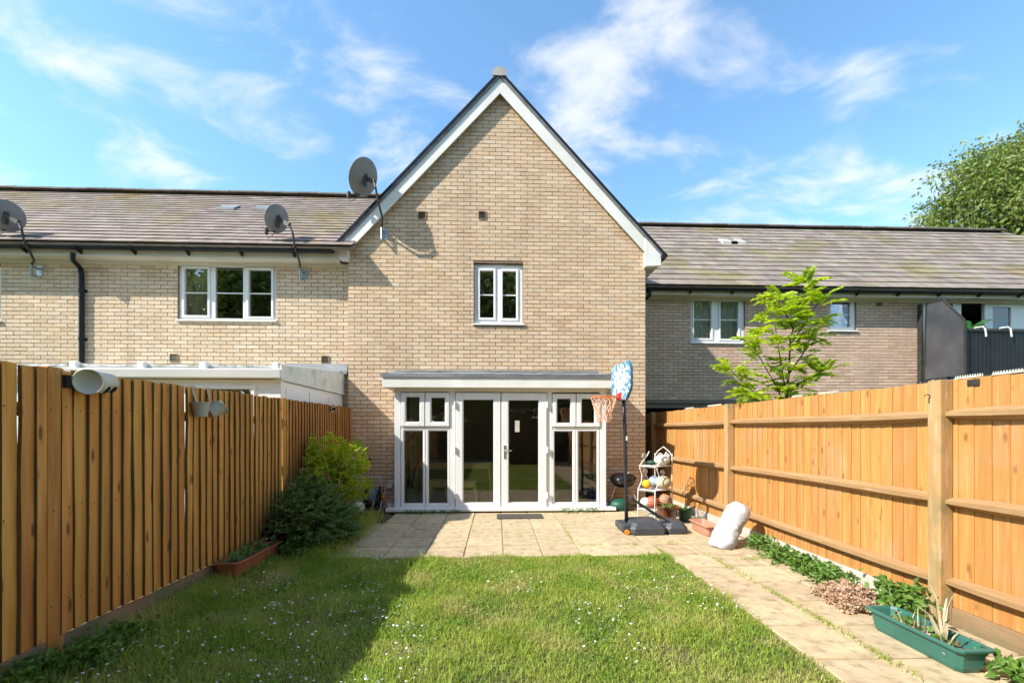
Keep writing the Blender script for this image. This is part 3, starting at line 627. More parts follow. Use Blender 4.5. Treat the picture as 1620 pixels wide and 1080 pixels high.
b = MB(); b.box(LXL, ML - .16, 7.965, 7.99, 4.60, 4.80); b.box(LXL, ML - .16, 7.99, YL - .012, 4.60, 4.618); b.build('fascia', FASCIA, lhouse)
b = MB(); b.box(LXL, ML - .01, YL - .035, YL - .010, 4.535, 4.599); b.build('soffit_trim', FASCIA, lhouse)
gutter(lhouse, LXL, ML - .2, 7.89, 4.74, step=.95, off=.62)
window(lhouse, YL, lw, [(290, 424, 327.5, 499), (339, 421, 383, 503, 0), (392, 425, 428.5, 500)], bar=462.5, curtain=[(.02, .30), (.93, .99)], head=1)
window(lhouse, YL, lw2, [(-88, 428, -52, 499), (-40, 428, -8, 499)], bar=464)
air_brick(lhouse, 276, 566, YL); air_brick(lhouse, 515, 569, YL); 
b = MB(); q = [PY(115, 400, 7.89), PY(115, 411, 7.89), PY(127, 424, YL - .05), PY(129, 436, YL - .05), PY(129, 640, YL - .05)]
b.tube([(p.x, p.y, p.z) for p in q], .04, 10); b.tube([(q[4].x, q[4].y, q[3].z), (q[4].x, q[4].y, 2.4)], .0405, 10)
for zz_ in (3.1, 4.0): b.tube([(q[4].x, q[4].y, zz_), (q[4].x, q[4].y, zz_ + .06)], .049, 10); b.box(q[4].x - .07, q[4].x + .07, q[4].y + .02, q[4].y + .04, zz_, zz_ + .05)
b.build('downpipe', BLACK, lhouse, smooth=False)
for px, py in ((360, 335), (415, 330)):
    c = PY(px, py, 10.1); s = .8; zc = 4.785 + (10.1 - 7.8) * .777; b = MB(); b.hexa([(c.x - .2, 10.0, zc - .05), (c.x + .2, 10.0, zc - .05), (c.x + .2, 10.25, zc + .1), (c.x - .2, 10.25, zc + .1), (c.x - .2, 10.0, zc + .0), (c.x + .2, 10.0, zc + .0), (c.x + .2, 10.25, zc + .19), (c.x - .2, 10.25, zc + .19)]); b.build('roof_vent', LEAD, lhouse)

# ---- conservatory of the left house
cons = thing('conservatory', 'white plastic lean-to conservatory behind the left fence', 'conservatory', (-5.5, 7, 0))
CX1, CX0, CY0, CZ = -2.92, -7.9, 5.86, 2.12
b = MB(); plate(b, CX0, CX1, 0, CZ, [(CX1 - 1.12, CX1 - .38, .9, 2.0), (CX1 - 2.2, CX1 - 1.3, .9, 1.98), (CX1 - 3.3, CX1 - 2.36, .9, 1.98)], CY0, CY0 + .06); b.build('front_frame', WHITE, cons, bevel=.004)
for (p0, p1) in ((CX1 - 1.12, CX1 - .38), (CX1 - 2.2, CX1 - 1.3), (CX1 - 3.3, CX1 - 2.36)):
    b = MB(); b.box(p0 - .01, p1 + .01, CY0 + .025, CY0 + .032, .89, 2.01); b.build('pane', GLASS, cons)
b = MB(); b.ring(CX1 - 1.16, CX1 - .34, .86, 2.04, .05, CY0 - .02, CY0 + .0); b.build('door_leaf', WHITE, cons, bevel=.003)
b = MB(); b.box(CX1 - .05, CX1, CY0 + .06, YL - .02, 0, 2.10); b.build('side_wall', WHITE, cons)
for k in range(3):
    y0 = CY0 + .1 + k * .74; b = MB(); b.box(CX1, CX1 + .012, y0 + .03, y0 + .70, .1, 2.02); b.build('side_panel', WHITE, cons, bevel=.004)
rs = (2.62 - 2.30) / (YL - CY0)
b = MB(); b.prism([(CX1 - .03, CY0 - .06, 2.11), (CX1 - .03, YL - .02, 2.11), (CX1 - .03, YL - .02, 2.52), (CX1 - .03, CY0 - .06, 2.31)], (.07, 0, 0)); b.build('side_fascia', mat('dirty_upvc', (.76, .76, .72), (.64, .64, .56), scale=4, st=(1, 1, 2), rough=.6, c3=(.46, .46, .32), s3=4, t3=(.52, .72)), cons)
b = MB(); b.prism([(CX0, CY0 - .10, 2.13), (CX0, CY0 - .12, 2.24), (CX0, CY0 - .115, 2.25), (CX0, CY0 - .0, 2.25), (CX0, CY0 - .0, 2.13)], (CX1 - CX0 + .05, 0, 0)); b.build('gutter', WHITE, cons, bevel=.01)
b = MB(); b.prism([(CX0, CY0 - .02, 2.256), (CX0, YL - .02, 2.50), (CX0, YL - .02, 2.52), (CX0, CY0 - .02, 2.28)], (CX1 - CX0, 0, 0)); b.build('roof_sheet', mat('polycarbonate', (.50, .52, .50), (.38, .40, .36), scale=3, rough=.3), cons)
for px in (118, 225, 323, 437):
    c = PY(px, 580, CY0 - .04); b = MB(); b.box(c.x - .045, c.x + .045, CY0 - .07, CY0 + .0, 2.252, 2.345); b.prism([(c.x - .028, CY0, 2.285), (c.x - .028, YL - .03, 2.525), (c.x - .028, YL - .03, 2.57), (c.x - .028, CY0, 2.33)], (.056, 0, 0)); b.build('glazing_rib', WHITE, cons, bevel=.01)
b = MB(); b.box(CX0, CX1 - .05, CY0 - .018, CY0 + .02, 2.285, 2.315); b.build('eaves_trim', mat('mossy_white', (.60, .60, .57), (.12, .12, .08), scale=9, st=(1, 1, 2), rough=.8, lo=.45, hi=.7), cons)
b = MB(); b.hexa([(-4.0, YL - .10, 2.50), (ML - .03, YL - .10, 2.50), (ML - .03, YL - .011, 2.50), (-4.0, YL - .011, 2.50), (-4.0, YL - .04, 2.70), (ML - .03, YL - .04, 2.70), (ML - .03, YL - .011, 2.70), (-4.0, YL - .011, 2.70)]); b.build('flashing', LEAD, cons)

# ================================================================== right terrace
rhouse = thing('terraced_house', 'set-back buff brick terrace house on the right with balcony over carport', 'house', (8, YR, 0))
RXL = MR + .2; RXR = PY(1452, 560, YR).x; RXE = 17.5; RZ0, RZ1 = 2.17, 4.62
r1 = (1093, 468, 1178, 541); r2 = (1311, 471, 1354, 522)
RO = [open_of(YR, r1), open_of(YR, r2)]
b = MB(); plate(b, MR, RXR, RZ0, RZ1, RO, YR, YR + .12); b.build('wall', MORTAR, rhouse)
brick_wall(rhouse, YR, MR + .001, RXR, RZ0, RZ1 - .002, RO, BRICKR, lambda x, z: z > 2.35 and x > 3.9)
b = MB(); b.box(MR, RXE, YR - .03, YR + .1, 2.09, 2.168); b.box(MR, RXE, YR + .02, YR + .2, 1.98, 2.085); b.build('lintel', mat('lintel_grey', (.20, .17, .14), rough=.8), rhouse)
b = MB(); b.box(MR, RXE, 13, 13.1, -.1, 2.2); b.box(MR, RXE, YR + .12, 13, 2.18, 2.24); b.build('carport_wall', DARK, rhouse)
hipf = lambda s: 17.0 + (5.23 - s) * .76
tile_roof(rhouse, MR + .15, 22, (9.55, 4.765), (13.6, 8.08), TILER, gauge=.35, w=.33, hip=hipf, vis=lambda x: 3.6 < x < 13)
x = 3.0
while x < 16.7: link('ridge_tile', ridge_me, rhouse, (x, 13.6, 8.08 + random.uniform(-.006, .006))); x += .45
b = MB(); b.box(MR, RXE, 9.70, 9.725, 4.60, 4.79); b.box(MR, RXE, 9.725, YR - .012, 4.60, 4.618); b.build('fascia', FASCIA, rhouse)
b = MB(); b.box(MR, RXE, YR - .035, YR - .010, 4.545, 4.599); b.build('soffit_trim', FASCIA, rhouse)
gutter(rhouse, MR + .25, RXE, 9.64, 4.72, step=1.0, off=.35)
b = MB(); c = PY(1027, 470, 9.7); b.tube([(c.x, 9.64, 4.70), (c.x, 9.64, 4.56), (c.x - .12, 9.8, 4.45), (c.x - .18, 9.86, 4.40), (c.x - .18, 9.86, 2.2)], .036, 10); b.build('downpipe', BLACK, rhouse)
window(rhouse, YR, r1, [(1098.5, 475, 1126, 535), (1140.5, 475.5, 1169, 535.5)], bar=505, curtain=[(.05, .95)], cm=CURTAING)
window(rhouse, YR, r2, [(1316, 477, 1346.5, 517)], bar=497)
air_brick(rhouse, 1390, 480, YR)
for px, py in ((1153, 391), (1166, 401)):
    c = PY(px, py, 12.2); t = (12.2 - 9.55) * .8185 + 4.765; b = MB(); b.hexa([(c.x - .22, 12.1, t - .06), (c.x + .22, 12.1, t - .06), (c.x + .22, 12.4, t + .12), (c.x - .22, 12.4, t + .12), (c.x - .22, 12.1, t + .02), (c.x + .22, 12.1, t + .02), (c.x + .22, 12.4, t + .23), (c.x - .22, 12.4, t + .23)]); b.build('roof_vent', mat('vent_pale', (.5, .47, .42), rough=.7) if 'vent_pale' not in bpy.data.materials else bpy.data.materials['vent_pale'], rhouse)
# balcony
b = MB(); xx = lambda px: PY(px, 490, YR).x; zq = lambda py: PY(1560, py, YR).z
plate(b, RXR + .02, RXE, 2.6, 4.6, [(xx(1523), xx(1560), 2.65, zq(478.5)), (xx(1573), xx(1602), 2.8, zq(485)), (xx(1500), xx(1510), 2.7, zq(477))], YR + .03, YR + .1); b.build('balcony_window', WHITE, rhouse, bevel=.004)
b = MB(); b.box(xx(1573), xx(1602), YR + .06, YR + .066, 2.8, zq(485)); b.build('pane', GLASS, rhouse)
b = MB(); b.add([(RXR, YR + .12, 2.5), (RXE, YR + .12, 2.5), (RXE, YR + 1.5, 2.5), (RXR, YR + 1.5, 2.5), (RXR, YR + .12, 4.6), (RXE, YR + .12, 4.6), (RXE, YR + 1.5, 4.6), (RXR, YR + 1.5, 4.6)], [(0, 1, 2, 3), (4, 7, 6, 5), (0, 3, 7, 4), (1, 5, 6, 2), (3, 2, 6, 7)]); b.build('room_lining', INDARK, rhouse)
BYF = 8.98; XS = PY(1456, 590, YR - .1).x
b = MB(); b.box(XS - .02, RXE, BYF, YR - .012, 2.44, 2.56); b.build('balcony_floor', DKMETAL, rhouse)
px_ = lambda px, py: PX(px, py, XS)
pts = [px_(1462, 601), px_(1527, 592), px_(1526, 506), px_(1491, 473), px_(1466, 480)]
b = MB(); b.prism(pts, (.012, 0, 0)); scr = b.build('balcony_screen', SMOKE, rhouse)
b = MB(); q = pts + [pts[0]]
for i in range(5): b.bar(q[i], q[i + 1], .03, .03)
b.bar(px_(1456, 604), px_(1456, 481), .10, .05); b.build('screen_frame', DKMETAL, scr)
b = MB(); b.bar((XS + .06, BYF, 2.5), (XS + .06, BYF, 3.72), .10, .10); b.bar((XS + .06, BYF, 3.66), (RXE, BYF, 3.66), .06, .05); b.bar((XS + .06, BYF, 2.66), (RXE, BYF, 2.66), .05, .05); rl = b.build('balustrade', DKMETAL, rhouse)
x = XS + .16
while x < 12.4:
    b = MB(); b.box(x, x + .085, BYF + .005, BYF + .02, 2.69, 3.63); b.build('slat', BLACK, rl); x += .094
for px in (1551, 1591):
    c = PY(px, 513, BYF); b = MB(); b.tube([(c.x - .1, BYF + .08, 3.62), (c.x - .06, BYF + .05, 3.72), (c.x, BYF - .05, 3.72), (c.x + .03, BYF - .07, 3.66), (c.x + .05, BYF - .07, 3.5)], .016, 6); b.build('hook', WIRON, rl)

# ================================================================== fences
topL = lambda y: 1.775 + .011 * y
lf = thing('fence', 'weathered orange-brown feather-edge board fence along the shaded left side', 'fence', (XFL, 2, 0))
def wedge(h, q, mt):
    r = random.Random(q); b = MB(); j = lambda k=.004: r.uniform(-k, k); w = .099
    n = 5; vs = []
    for i in range(n + 1):
        z = h * i / n; bow = j(.003)
        vs += [(.004 + bow, 0 + j(), z), (.027 + bow, 0 + j(.003), z), (.007 + bow, w + j(), z), (0 + bow, w, z)]
    fs = []; mi = []
    for i in range(n):
        a, c = i * 4, i * 4 + 4
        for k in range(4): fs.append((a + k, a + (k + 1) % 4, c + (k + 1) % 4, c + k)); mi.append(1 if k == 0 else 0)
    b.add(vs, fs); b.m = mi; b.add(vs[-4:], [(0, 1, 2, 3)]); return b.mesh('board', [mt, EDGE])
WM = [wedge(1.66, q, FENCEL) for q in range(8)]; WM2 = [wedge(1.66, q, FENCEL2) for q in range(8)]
posts_l = [-4.8, -2.9, -.1, 2.72, 5.56, 8.02]
y = -4.75
while y < 8.0:
    hit = [p for p in posts_l[3:5] if p - .105 < y < p + .03]
    if hit: y = hit[0] + .03
    if True:
        o = link('board', random.choice(WM if y < 5.6 else WM2), lf, (XFL + random.uniform(-.003, .003), y, .15)); o.scale = (1, random.uniform(.96, 1.08), (topL(y) - .15 + random.uniform(-.008, .008)) / 1.66); o.rotation_euler = (random.uniform(-.004, .004), 0, random.uniform(-.02, .02))
    y += .0885 + random.uniform(-.004, .004)
for p in posts_l:
    b = MB(); b.box(XFL - .075, XFL + (.020 if 2 < p < 6 else -.005), p - .045, p + .05, -.1, topL(p) + .012); b.build('post', FENCEL, lf, bevel=.004)
for z in (.35, .95, 1.55):
    b = MB(); b.box(XFL - .06, XFL - .006, -4.8, 8.05, z - .04, z + .04); b.build('rail', RAIL, lf)
for k in range(len(posts_l) - 1):
    b = MB(); b.box(XFL - .012, XFL + .016, posts_l[k] + .052, posts_l[k + 1] - .047, -.03, .147 + random.uniform(-.01, .004)); b.build('gravel_board', GRAVEL, lf, bevel=.003)

nl_ = MB()
for i in range(1, 62):
    yy = 2.05 + i * .0885
    for zz_ in (.36, .94, 1.56):
        nl_.lathe([(.0045, 0), (.0035, .002), (.0005, .0025)], (XFL + .024, yy + .03 + random.uniform(-.01, .01), zz_ + random.uniform(-.015, .015)), 6, Matrix.Rotation(PI / 2, 3, 'Y'))
nl_.build('nail_heads', mat('rusty_nail', (.05, .03, .02), rough=.8), lf, kind='stuff')
rf = thing('fence', 'sunlit honey-coloured timber fence along the right side with posts and three rails', 'fence', (XFR, 3, 0))
def rboard(h, q):
    r = random.Random(q + 50); j = lambda k=.003: r.uniform(-k, k); w = .116; b = MB()
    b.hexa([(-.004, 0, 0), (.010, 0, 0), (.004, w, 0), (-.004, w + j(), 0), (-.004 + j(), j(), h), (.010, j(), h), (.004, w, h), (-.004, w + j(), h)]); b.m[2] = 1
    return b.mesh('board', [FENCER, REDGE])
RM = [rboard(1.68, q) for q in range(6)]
topR = lambda y: 1.79 + .003 * y
y = -4.8
while y < 12:
    o = link('board', random.choice(RM), rf, (XFR + random.uniform(0, .002), y, .115)); o.rotation_euler = (random.uniform(-.004, .004), 0, -.045 + random.uniform(-.015, .015)); o.scale = (1, 1, (topR(y) - .115 + random.uniform(-.006, .006)) / 1.68); y += .105 + random.uniform(-.004, .004)
posts_r = [-2.72, .17, 3.07, 5.97, 8.9, 11.8]
for p in posts_r:
    b = MB(); b.box(XFR - .105, XFR - .008, p - .048, p + .048, -.1, topR(p) + .004); b.build('post', POST, rf, bevel=.005)
for k in range(len(posts_r) - 1):
    a, c = posts_r[k] + .05, posts_r[k + 1] - .05
    for z, dz in ((1.545, .0), (.90, .01), (.30, .0)):
        b = MB(); n = 10; vs = []; ph = random.uniform(0, 6); amp = random.uniform(.004, .012)
        for i in range(n + 1):
            y = a + (c - a) * i / n; e = amp * math.sin(i / n * PI + ph) + random.uniform(-.0015, .0015); tp = 1 if 0 < i < n else .72
            vs += [(XFR - .010, y, z + e + .046 * tp), (XFR - .072, y, z + e + .018 * tp), (XFR - .072, y, z + e - .018 * tp), (XFR - .010, y, z + e - .052 * tp)]
        b.add(vs, [(i * 4 + j, i * 4 + (j + 1) % 4, i * 4 + 4 + (j + 1) % 4, i * 4 + 4 + j) for i in range(n) for j in range(4)] + [(3, 2, 1, 0), tuple(n * 4 + j for j in range(4))]); b.build('rail', RAIL, rf)
    b = MB(); b.box(XFR - .02, XFR + .02, a, c, -.05, .112); b.build('gravel_board', CONC if a > 2 else GRAVEL, rf, bevel=.003)
for (y0, y1) in ((2.55, 2.78), (2.85, 3.02), (2.2, 2.5), (4.1, 4.35), (4.6, 4.75), (6.3, 6.7), (7.2, 7.5)):
    b = MB(); y = y0
    b.box(XFR - .004, XFR + .02, y0, y1, topR(y0) + .006, topR(y0) + .012)
    while y < y1:
        for dx in (0, .014): b.lathe([(.0045, 0), (.0005, .022)], (XFR + dx, y, topR(y) + .010), 5)
        y += .016
    b.build('spike_strip', CREAMP, rf)
b = MB(); c = PX(1539, 604, XFR - .015); b.box(XFR - .012, XFR - .006, c.y - .035, c.y + .04, c.z - .025, c.z + .02); b.build('metal_plate', DKMETAL, rf)
b = MB(); c = PX(1467, 627, XFR - .11); b.tube([(c.x, c.y + .02 * math.cos(t), c.z + .016 * math.sin(t)) for t in [i * .45 for i in range(10)]] + [(c.x, c.y - .012, c.z - .05)], .003, 5); b.build('wire_hook', DKMETAL, rf)

# back boundary and shed behind the viewer: they show as reflections in the doors
bf_ = thing('fence', 'plain dark board fence at the far end of the lawn, mirrored in the door glass', 'fence', (0, -4.95, 0))
bm = MB(); bm.box(0, .118, 0, .018, 0, 1.8); bmm = bm.mesh('board', SHED); x = -2.8
while x < 3.4: link('board', bmm, bf_, (x, -5.0, 0)); x += .12
shed = thing('garden_shed', 'dark wooden garden shed mirrored in the right-hand patio door', 'shed', (1.4, -4.2, 0))
b = MB()
for k in range(14): b.hexa([(.3, -3.4, k * .14 + .01), (2.2, -3.4, k * .14 + .01), (2.2, -4.7, k * .14 + .01), (.3, -4.7, k * .14 + .01), (.3 + .012, -3.412, k * .14 + .148), (2.2 - .012, -3.412, k * .14 + .148), (2.2 - .012, -4.7, k * .14 + .148), (.312, -4.7, k * .14 + .148)])
b.build('wall', SHED, shed)
b = MB(); b.prism([(.15, -3.25, 1.93), (1.25, -3.25, 2.35), (2.35, -3.25, 1.93), (2.35, -3.25, 1.99), (1.25, -3.25, 2.42), (.15, -3.25, 1.99)], (0, -1.6, 0)); b.build('roof', LEAD, shed)
b = MB(); b.box(.9, 1.6, -3.39, -3.37, .05, 1.8); b.build('door', SHED, shed)

# ================================================================== satellite dishes
def dish(label, Y, centre, ell, mount, pts, lnb, nrm, cable=None):
    c = PY(*centre, Y - .35); r = thing('satellite_dish', label, 'satellite dish', (c.x, c.y, PY(*mount, Y).z), 'satellite dishes on the brick walls')
    n = Vector(nrm).normalized(); q = n.to_track_quat('Z', 'Y').to_matrix(); R = ell
    prof = [(0.001, 0)] + [(R * t, .17 * R * t * t) for t in (.25, .5, .75, .92, 1)] + [(R * 1.015, .17 * R + .008), (R * .985, .17 * R + .014)] + [(R * t, .17 * R * t * t + .01) for t in (.75, .5, .25)] + [(.001, .008)]
    b = MB(); b.lathe(prof, c, 36, q, .9, 1.0); b.build('reflector', DISH, r, smooth=True)
    m = PY(*mount, Y); b = MB(); b.box(m.x - .03, m.x + .075, Y - .016, Y - .010, m.z - .09, m.z + .11); b.bar((m.x - .02, Y - .02, m.z - .09), (m.x - .02, Y - .11, m.z - .09), .03, .03); b.bar((m.x - .02, Y - .02, m.z + .06), (m.x - .02, Y - .11, m.z + .06), .03, .03); b.tube([(m.x - .02, Y - .11, m.z - .13), (m.x - .02, Y - .11, m.z + .12)], .02, 8); b.build('wall_bracket', STEEL, r)
    P3 = [(m.x - .02, Y - .11, m.z + .1)] + [tuple(PY(p[0], p[1], Y - (.28, .40, .46, .44)[i])) for i, p in enumerate(pts)]
    b = MB(); b.tube(P3, .019, 8); b.build('mast', DKMETAL, r)
    e = Vector(P3[-1]); back = c - n * .02; b = MB(); b.bar(e, back, .05, .07); b.bar(back + Vector((0, 0, .07)), back + Vector((-.02, 0, -.14)), .06, .05); b.build('clamp', DKMETAL, r)
    l = PY(*lnb, Y - .30); low = c + (q @ Vector((0, -1, 0))) * R * .9
    if low.z > c.z: low = c - (q @ Vector((0, -1, 0))) * R * .9
    b = MB(); b.tube([low, l], .011, 6); b.tube([l + Vector((0, 0, -.05)), l + Vector((.01, .0, .05))], [.03, .035], 10); b.tube([l + Vector((.0, 0, -.05)), l + Vector((.04, -.01, -.13)), l + Vector((.1, -.01, -.10)), low], .006, 5); b.build('receiver_arm', DKMETAL, r)
dish('grey satellite dish on a bent pole above the gable eaves', YF, (578, 282), .325, (608, 372), [(605, 345), (598, 318), (594, 296), (592, 288)], (551, 308), (-.62, .38, .42))
dish('dark satellite dish on a bent pole beside the three-pane window', YL, (440, 347), .245, (481, 435), [(474, 415), (466, 390), (463, 368), (458, 356)], (421, 366), (-.66, .38, .34))
dish('satellite dish cut off by the left edge of the picture', YL, (10, 342), .27, (62, 430), [(54, 412), (38, 380), (34, 362), (30, 352)], (-12, 366), (-.60, .45, .34))

# ================================================================== basketball hoop
hoop = thing('basketball_hoop', 'portable basketball hoop with blue printed backboard on black pole', 'basketball hoop', (2.1, 6.0, 0))
HX, HY = 1.865, 6.0
def shell(x0, x1, y0, y1, h, ins=.05):
    b = MB(); lv = [(0, .012), (.02, 0), (h * .5, 0), (h * .62, .012), (h, ins)]
    vs = []
    for z, e in lv:
        c = .05; X0, X1, Y0, Y1 = x0 + e, x1 - e, y0 + e, y1 - e
        vs += [(X0 + c, Y0, z), (X1 - c, Y0, z), (X1, Y0 + c, z), (X1, Y1 - c, z), (X1 - c, Y1, z), (X0 + c, Y1, z), (X0, Y1 - c, z), (X0, Y0 + c, z)]
    fs = [(i * 8 + j, i * 8 + (j + 1) % 8, i * 8 + 8 + (j + 1) % 8, i * 8 + 8 + j) for i in range(len(lv) - 1) for j in range(8)] + [tuple(range(8))[::-1], tuple(range(32, 40))]
    return b.add(vs, fs)
shell(1.84, 2.34, 5.70, 6.22, .165).build('base', BASE, hoop, bevel=.008)
shell(2.345, 2.66, 5.74, 6.18, .155).build('base', BASE, hoop, bevel=.008)
b = MB(); b.box(1.74, 1.86, 5.78, 6.16, .03, .13); b.build('base_lip', BASE, hoop, bevel=.02)
for yy in (5.76, 6.17):
    b = MB(); b.tube([(1.80, yy - .015, .035), (1.80, yy + .015, .035)], .034, 14); b.build('wheel', OJ, hoop)
tp = PY(986, 640, HY)
b = MB(); b.tube([(HX, HY, .08), (HX - .01, HY, .7), (tp.x + .02, HY, tp.z - .3), (tp.x, HY, tp.z + .25)], .026, 12); pole = b.build('pole', BPOLE, hoop, smooth=True)
b = MB(); pz = PY(991, 693, HY); b.tube([(pz.x - .002, HY, pz.z - .03), (pz.x - .003, HY, pz.z + .03)], .0275, 12); b.build('sticker', WIRON, pole)
for yy, xe in ((5.82, 2.42), (6.12, 2.40)):
    b = MB(); b.tube([(HX, HY, .52), (HX + .06, HY + (yy - HY) * .3, .47), (xe, yy, .15)], .014, 8); b.build('brace', BPOLE, hoop)
bc = Vector((1.775, HY, 2.13)); tb = Vector((.10, -.995, 0)).normalized(); nb = Vector((-.995, -.10, 0)).normalized(); ub = Vector((0, 0, 1))
oc = [(-.20, -.265), (.20, -.265), (.345, -.13), (.355, .05), (.335, .20), (.27, .26), (-.27, .26), (-.335, .20), (-.355, .05), (-.345, -.13)]
def bev(poly):
    out = []; n = len(poly)
    for i in range(n):
        p0, p1, p2 = Vector(poly[i - 1]), Vector(poly[i]), Vector(poly[(i + 1) % n]); out += [tuple(p1 + (p0 - p1).normalized() * .035), tuple(p1 + ((p0 - p1).normalized() + (p2 - p1).normalized()) * .009), tuple(p1 + (p2 - p1).normalized() * .035)]
    return out
ob = bev(oc)
me_ = MB(); me_.prism([tb * u + ub * v for u, v in ob], -nb * .006); o = link('backboard', me_.mesh('backboard', PRINT), hoop, bc + nb * .003)
b = MB(); b.prism([bc + tb * u * 1.012 + ub * v * 1.012 - nb * .004 for u, v in ob], -nb * .03); b.build('board_frame', mat('blue_frame', (.06, .16, .24), rough=.5), hoop)
b = MB(); b.bar(bc - nb * .02 - ub * .15, (tp.x, HY, tp.z + .1), .1, .06); b.bar(bc - nb * .02 + ub * .05, (tp.x, HY, tp.z + .24), .1, .05); b.build('board_arm', BPOLE, hoop)
RC = PY(955, 628, HY); RR = .172
b = MB(); b.tube([RC + Vector((RR * math.cos(t), RR * math.sin(t), 0)) for t in [2 * PI * i / 36 for i in range(37)]], .0085, 8); b.tube([RC + Vector((RR * .98, .05, 0)), bc + nb * .02 + Vector((0, .05, -.22))], .008, 6); b.tube([RC + Vector((RR * .98, -.05, 0)), bc + nb * .02 + Vector((0, -.05, -.22))], .008, 6); b.build('rim', ORANGE, hoop, smooth=True)
b = MB(); b.hexa([bc + nb * .006 + tb * u + ub * v + nb * w for w, u, v in ((0, -.06, -.27), (0, .06, -.27), (.05, .06, -.25), (.05, -.06, -.25), (0, -.06, -.16), (0, .06, -.16), (.03, .05, -.17), (.03, -.05, -.17))]); b.build('rim_bracket', RED, hoop)
b = MB(); nst = 14
for k in range(nst):
    for s in (1, -1):
        pts = []
        for i in range(9):
            t = i / 8; a = 2 * PI * (k + s * t * 2.5) / nst; rr = RR * (1 - .50 * t ** .8) + .012 * math.sin(7 * t + k); pts.append(RC + Vector((rr * math.cos(a), rr * math.sin(a), -.008 - .34 * t - .02 * math.sin(k * 2.1) * t)))
        b.tube(pts, .0042, 5)
b.build('net', NET, hoop)

# ================================================================== rack, balls, pots, barbecue
rack = thing('plant_stand', 'white scrolled wire rack holding balls against the right fence corner', 'rack', (2.6, 6.85, 0))
FL, FR, BR, BL = Vector((2.36, 6.98, 0)), Vector((2.55, 6.72, 0)), Vector((2.92, 6.93, 0)), Vector((2.73, 7.19, 0))
Z1, Z2, Z3 = .14, .46, .85
for p in (FL, FR):
    q = (BL if p is FL else BR); d = (p - q).normalized()
    pts = [p + d * (-.0), p + Vector((0, 0, .3)) - d * .0, p + Vector((0, 0, .46)) - d * .01, p + Vector((0, 0, .58)) - d * .09, p + Vector((0, 0, .70)) - d * .10, p + Vector((0, 0, .80)) - d * .05, p + Vector((0, 0, .86)) - d * .06, p + Vector((0, 0, .90)) - d * .10, p + Vector((0, 0, 1.0)) - d * .22, p + Vector((0, 0, 1.08)) - d * .28]
    b = MB(); b.tube(pts, .009, 6); b.build('leg', WIRON, rack)
for p in (BR, BL):
    b = MB(); b.tube([p, p + Vector((0, 0, 1.05))], .009, 6); b.build('leg', WIRON, rack)
for z, e in ((Z1, 0), (Z2, .01), (Z3, .07)):
    b = MB(); f1, f2 = FL.lerp(BL, e), FR.lerp(BR, e); h = Vector((0, 0, z))
    b.tube([f1 + h, f2 + h, BR + h, BL + h, f1 + h], .008, 6)
    for i in range(1, 7): b.tube([f1.lerp(BL, i / 7) + h, f2.lerp(BR, i / 7) + h], .004, 5)
    for i in range(9): b.tube([f1.lerp(f2, i / 9) + h, f1.lerp(f2, (i + .5) / 9) + h - Vector((0, 0, .03)), f1.lerp(f2, (i + 1) / 9) + h], .003, 5)
    b.build('shelf', WIRON, rack)
def scroll(c, u, r, turns=1.5, s=1, n=22):
    return [c + u * (s * r * (1 - .75 * i / n) * math.cos(turns * 2 * PI * i / n)) + Vector((0, 0, r * (1 - .75 * i / n) * math.sin(turns * 2 * PI * i / n))) for i in range(n + 1)]
b = MB(); u = (BR - BL).normalized(); mid = (BL + BR) / 2
b.tube([BL + Vector((0, 0, 1.0)), BL.lerp(mid, .3) + Vector((0, 0, 1.08)), mid + Vector((0, 0, 1.16)), mid.lerp(BR, .7) + Vector((0, 0, 1.08)), BR + Vector((0, 0, 1.0))], .008, 6)
for q, s in ((.3, 1), (.7, -1)): b.tube(scroll(BL.lerp(BR, q) + Vector((0, 0, 1.0)), u, .055, 1.6, s), .006, 5)
b.build('scroll_back', WIRON, rack)
for (a, c) in ((FL, BL), (FR, BR)):
    w = (c - a).normalized(); b = MB()
    b.tube(scroll(a.lerp(c, .35) + Vector((0, 0, 1.0)), w, .05, 1.5, 1), .006, 5); b.tube(scroll(a.lerp(c, .45) + Vector((0, 0, .74)), w, .05, 1.5, -1), .006, 5); b.tube([a.lerp(c, .45) + Vector((0, 0, .69)), a.lerp(c, .6) + Vector((0, 0, .6)), c + Vector((0, 0, .5))], .006, 5); b.build('scroll_side', WIRON, rack)
def ball_mat(name, a, bcol, sc, th=.28):
    m = mat(name, a, rough=.5); nt = m.node_tree; N = nt.nodes; L = nt.links; tcn = N.new('ShaderNodeTexCoord'); vo = N.new('ShaderNodeTexVoronoi'); vo.inputs['Scale'].default_value = sc; L.new(tcn.outputs['Object'], vo.inputs[0])
    r = N.new('ShaderNodeMapRange'); r.inputs[1].default_value = th; r.inputs[2].default_value = th + .03; L.new(vo.outputs[0], r.inputs[0]); x = N.new('ShaderNodeMix'); x.data_type = 'RGBA'; L.new(r.outputs[0], x.inputs[0]); x.inputs[6].default_value = (*bcol, 1); x.inputs[7].default_value = (*a, 1); L.new(x.outputs[2], N['Principled BSDF'].inputs['Base Color']); return m
def ball(label, px, py, Y, r, m, zsup, squash=1.0, cat='ball', name='ball', group=None):
    c = PY(px, py, Y); z = zsup + r * squash; me = MB(); n = 12; me.lathe([(max(.0008, r * math.sin(PI * i / n)), -r * squash * math.cos(PI * i / n)) for i in range(n + 1)], (0, 0, 0), 20)
    o = link(name, me.mesh(name, m, smooth=True), None, (c.x, Y, z)); ROOT[o.name] = Vector((c.x, Y, z)); return tag(o, label, cat, group)
G_ = 'balls on the white rack'
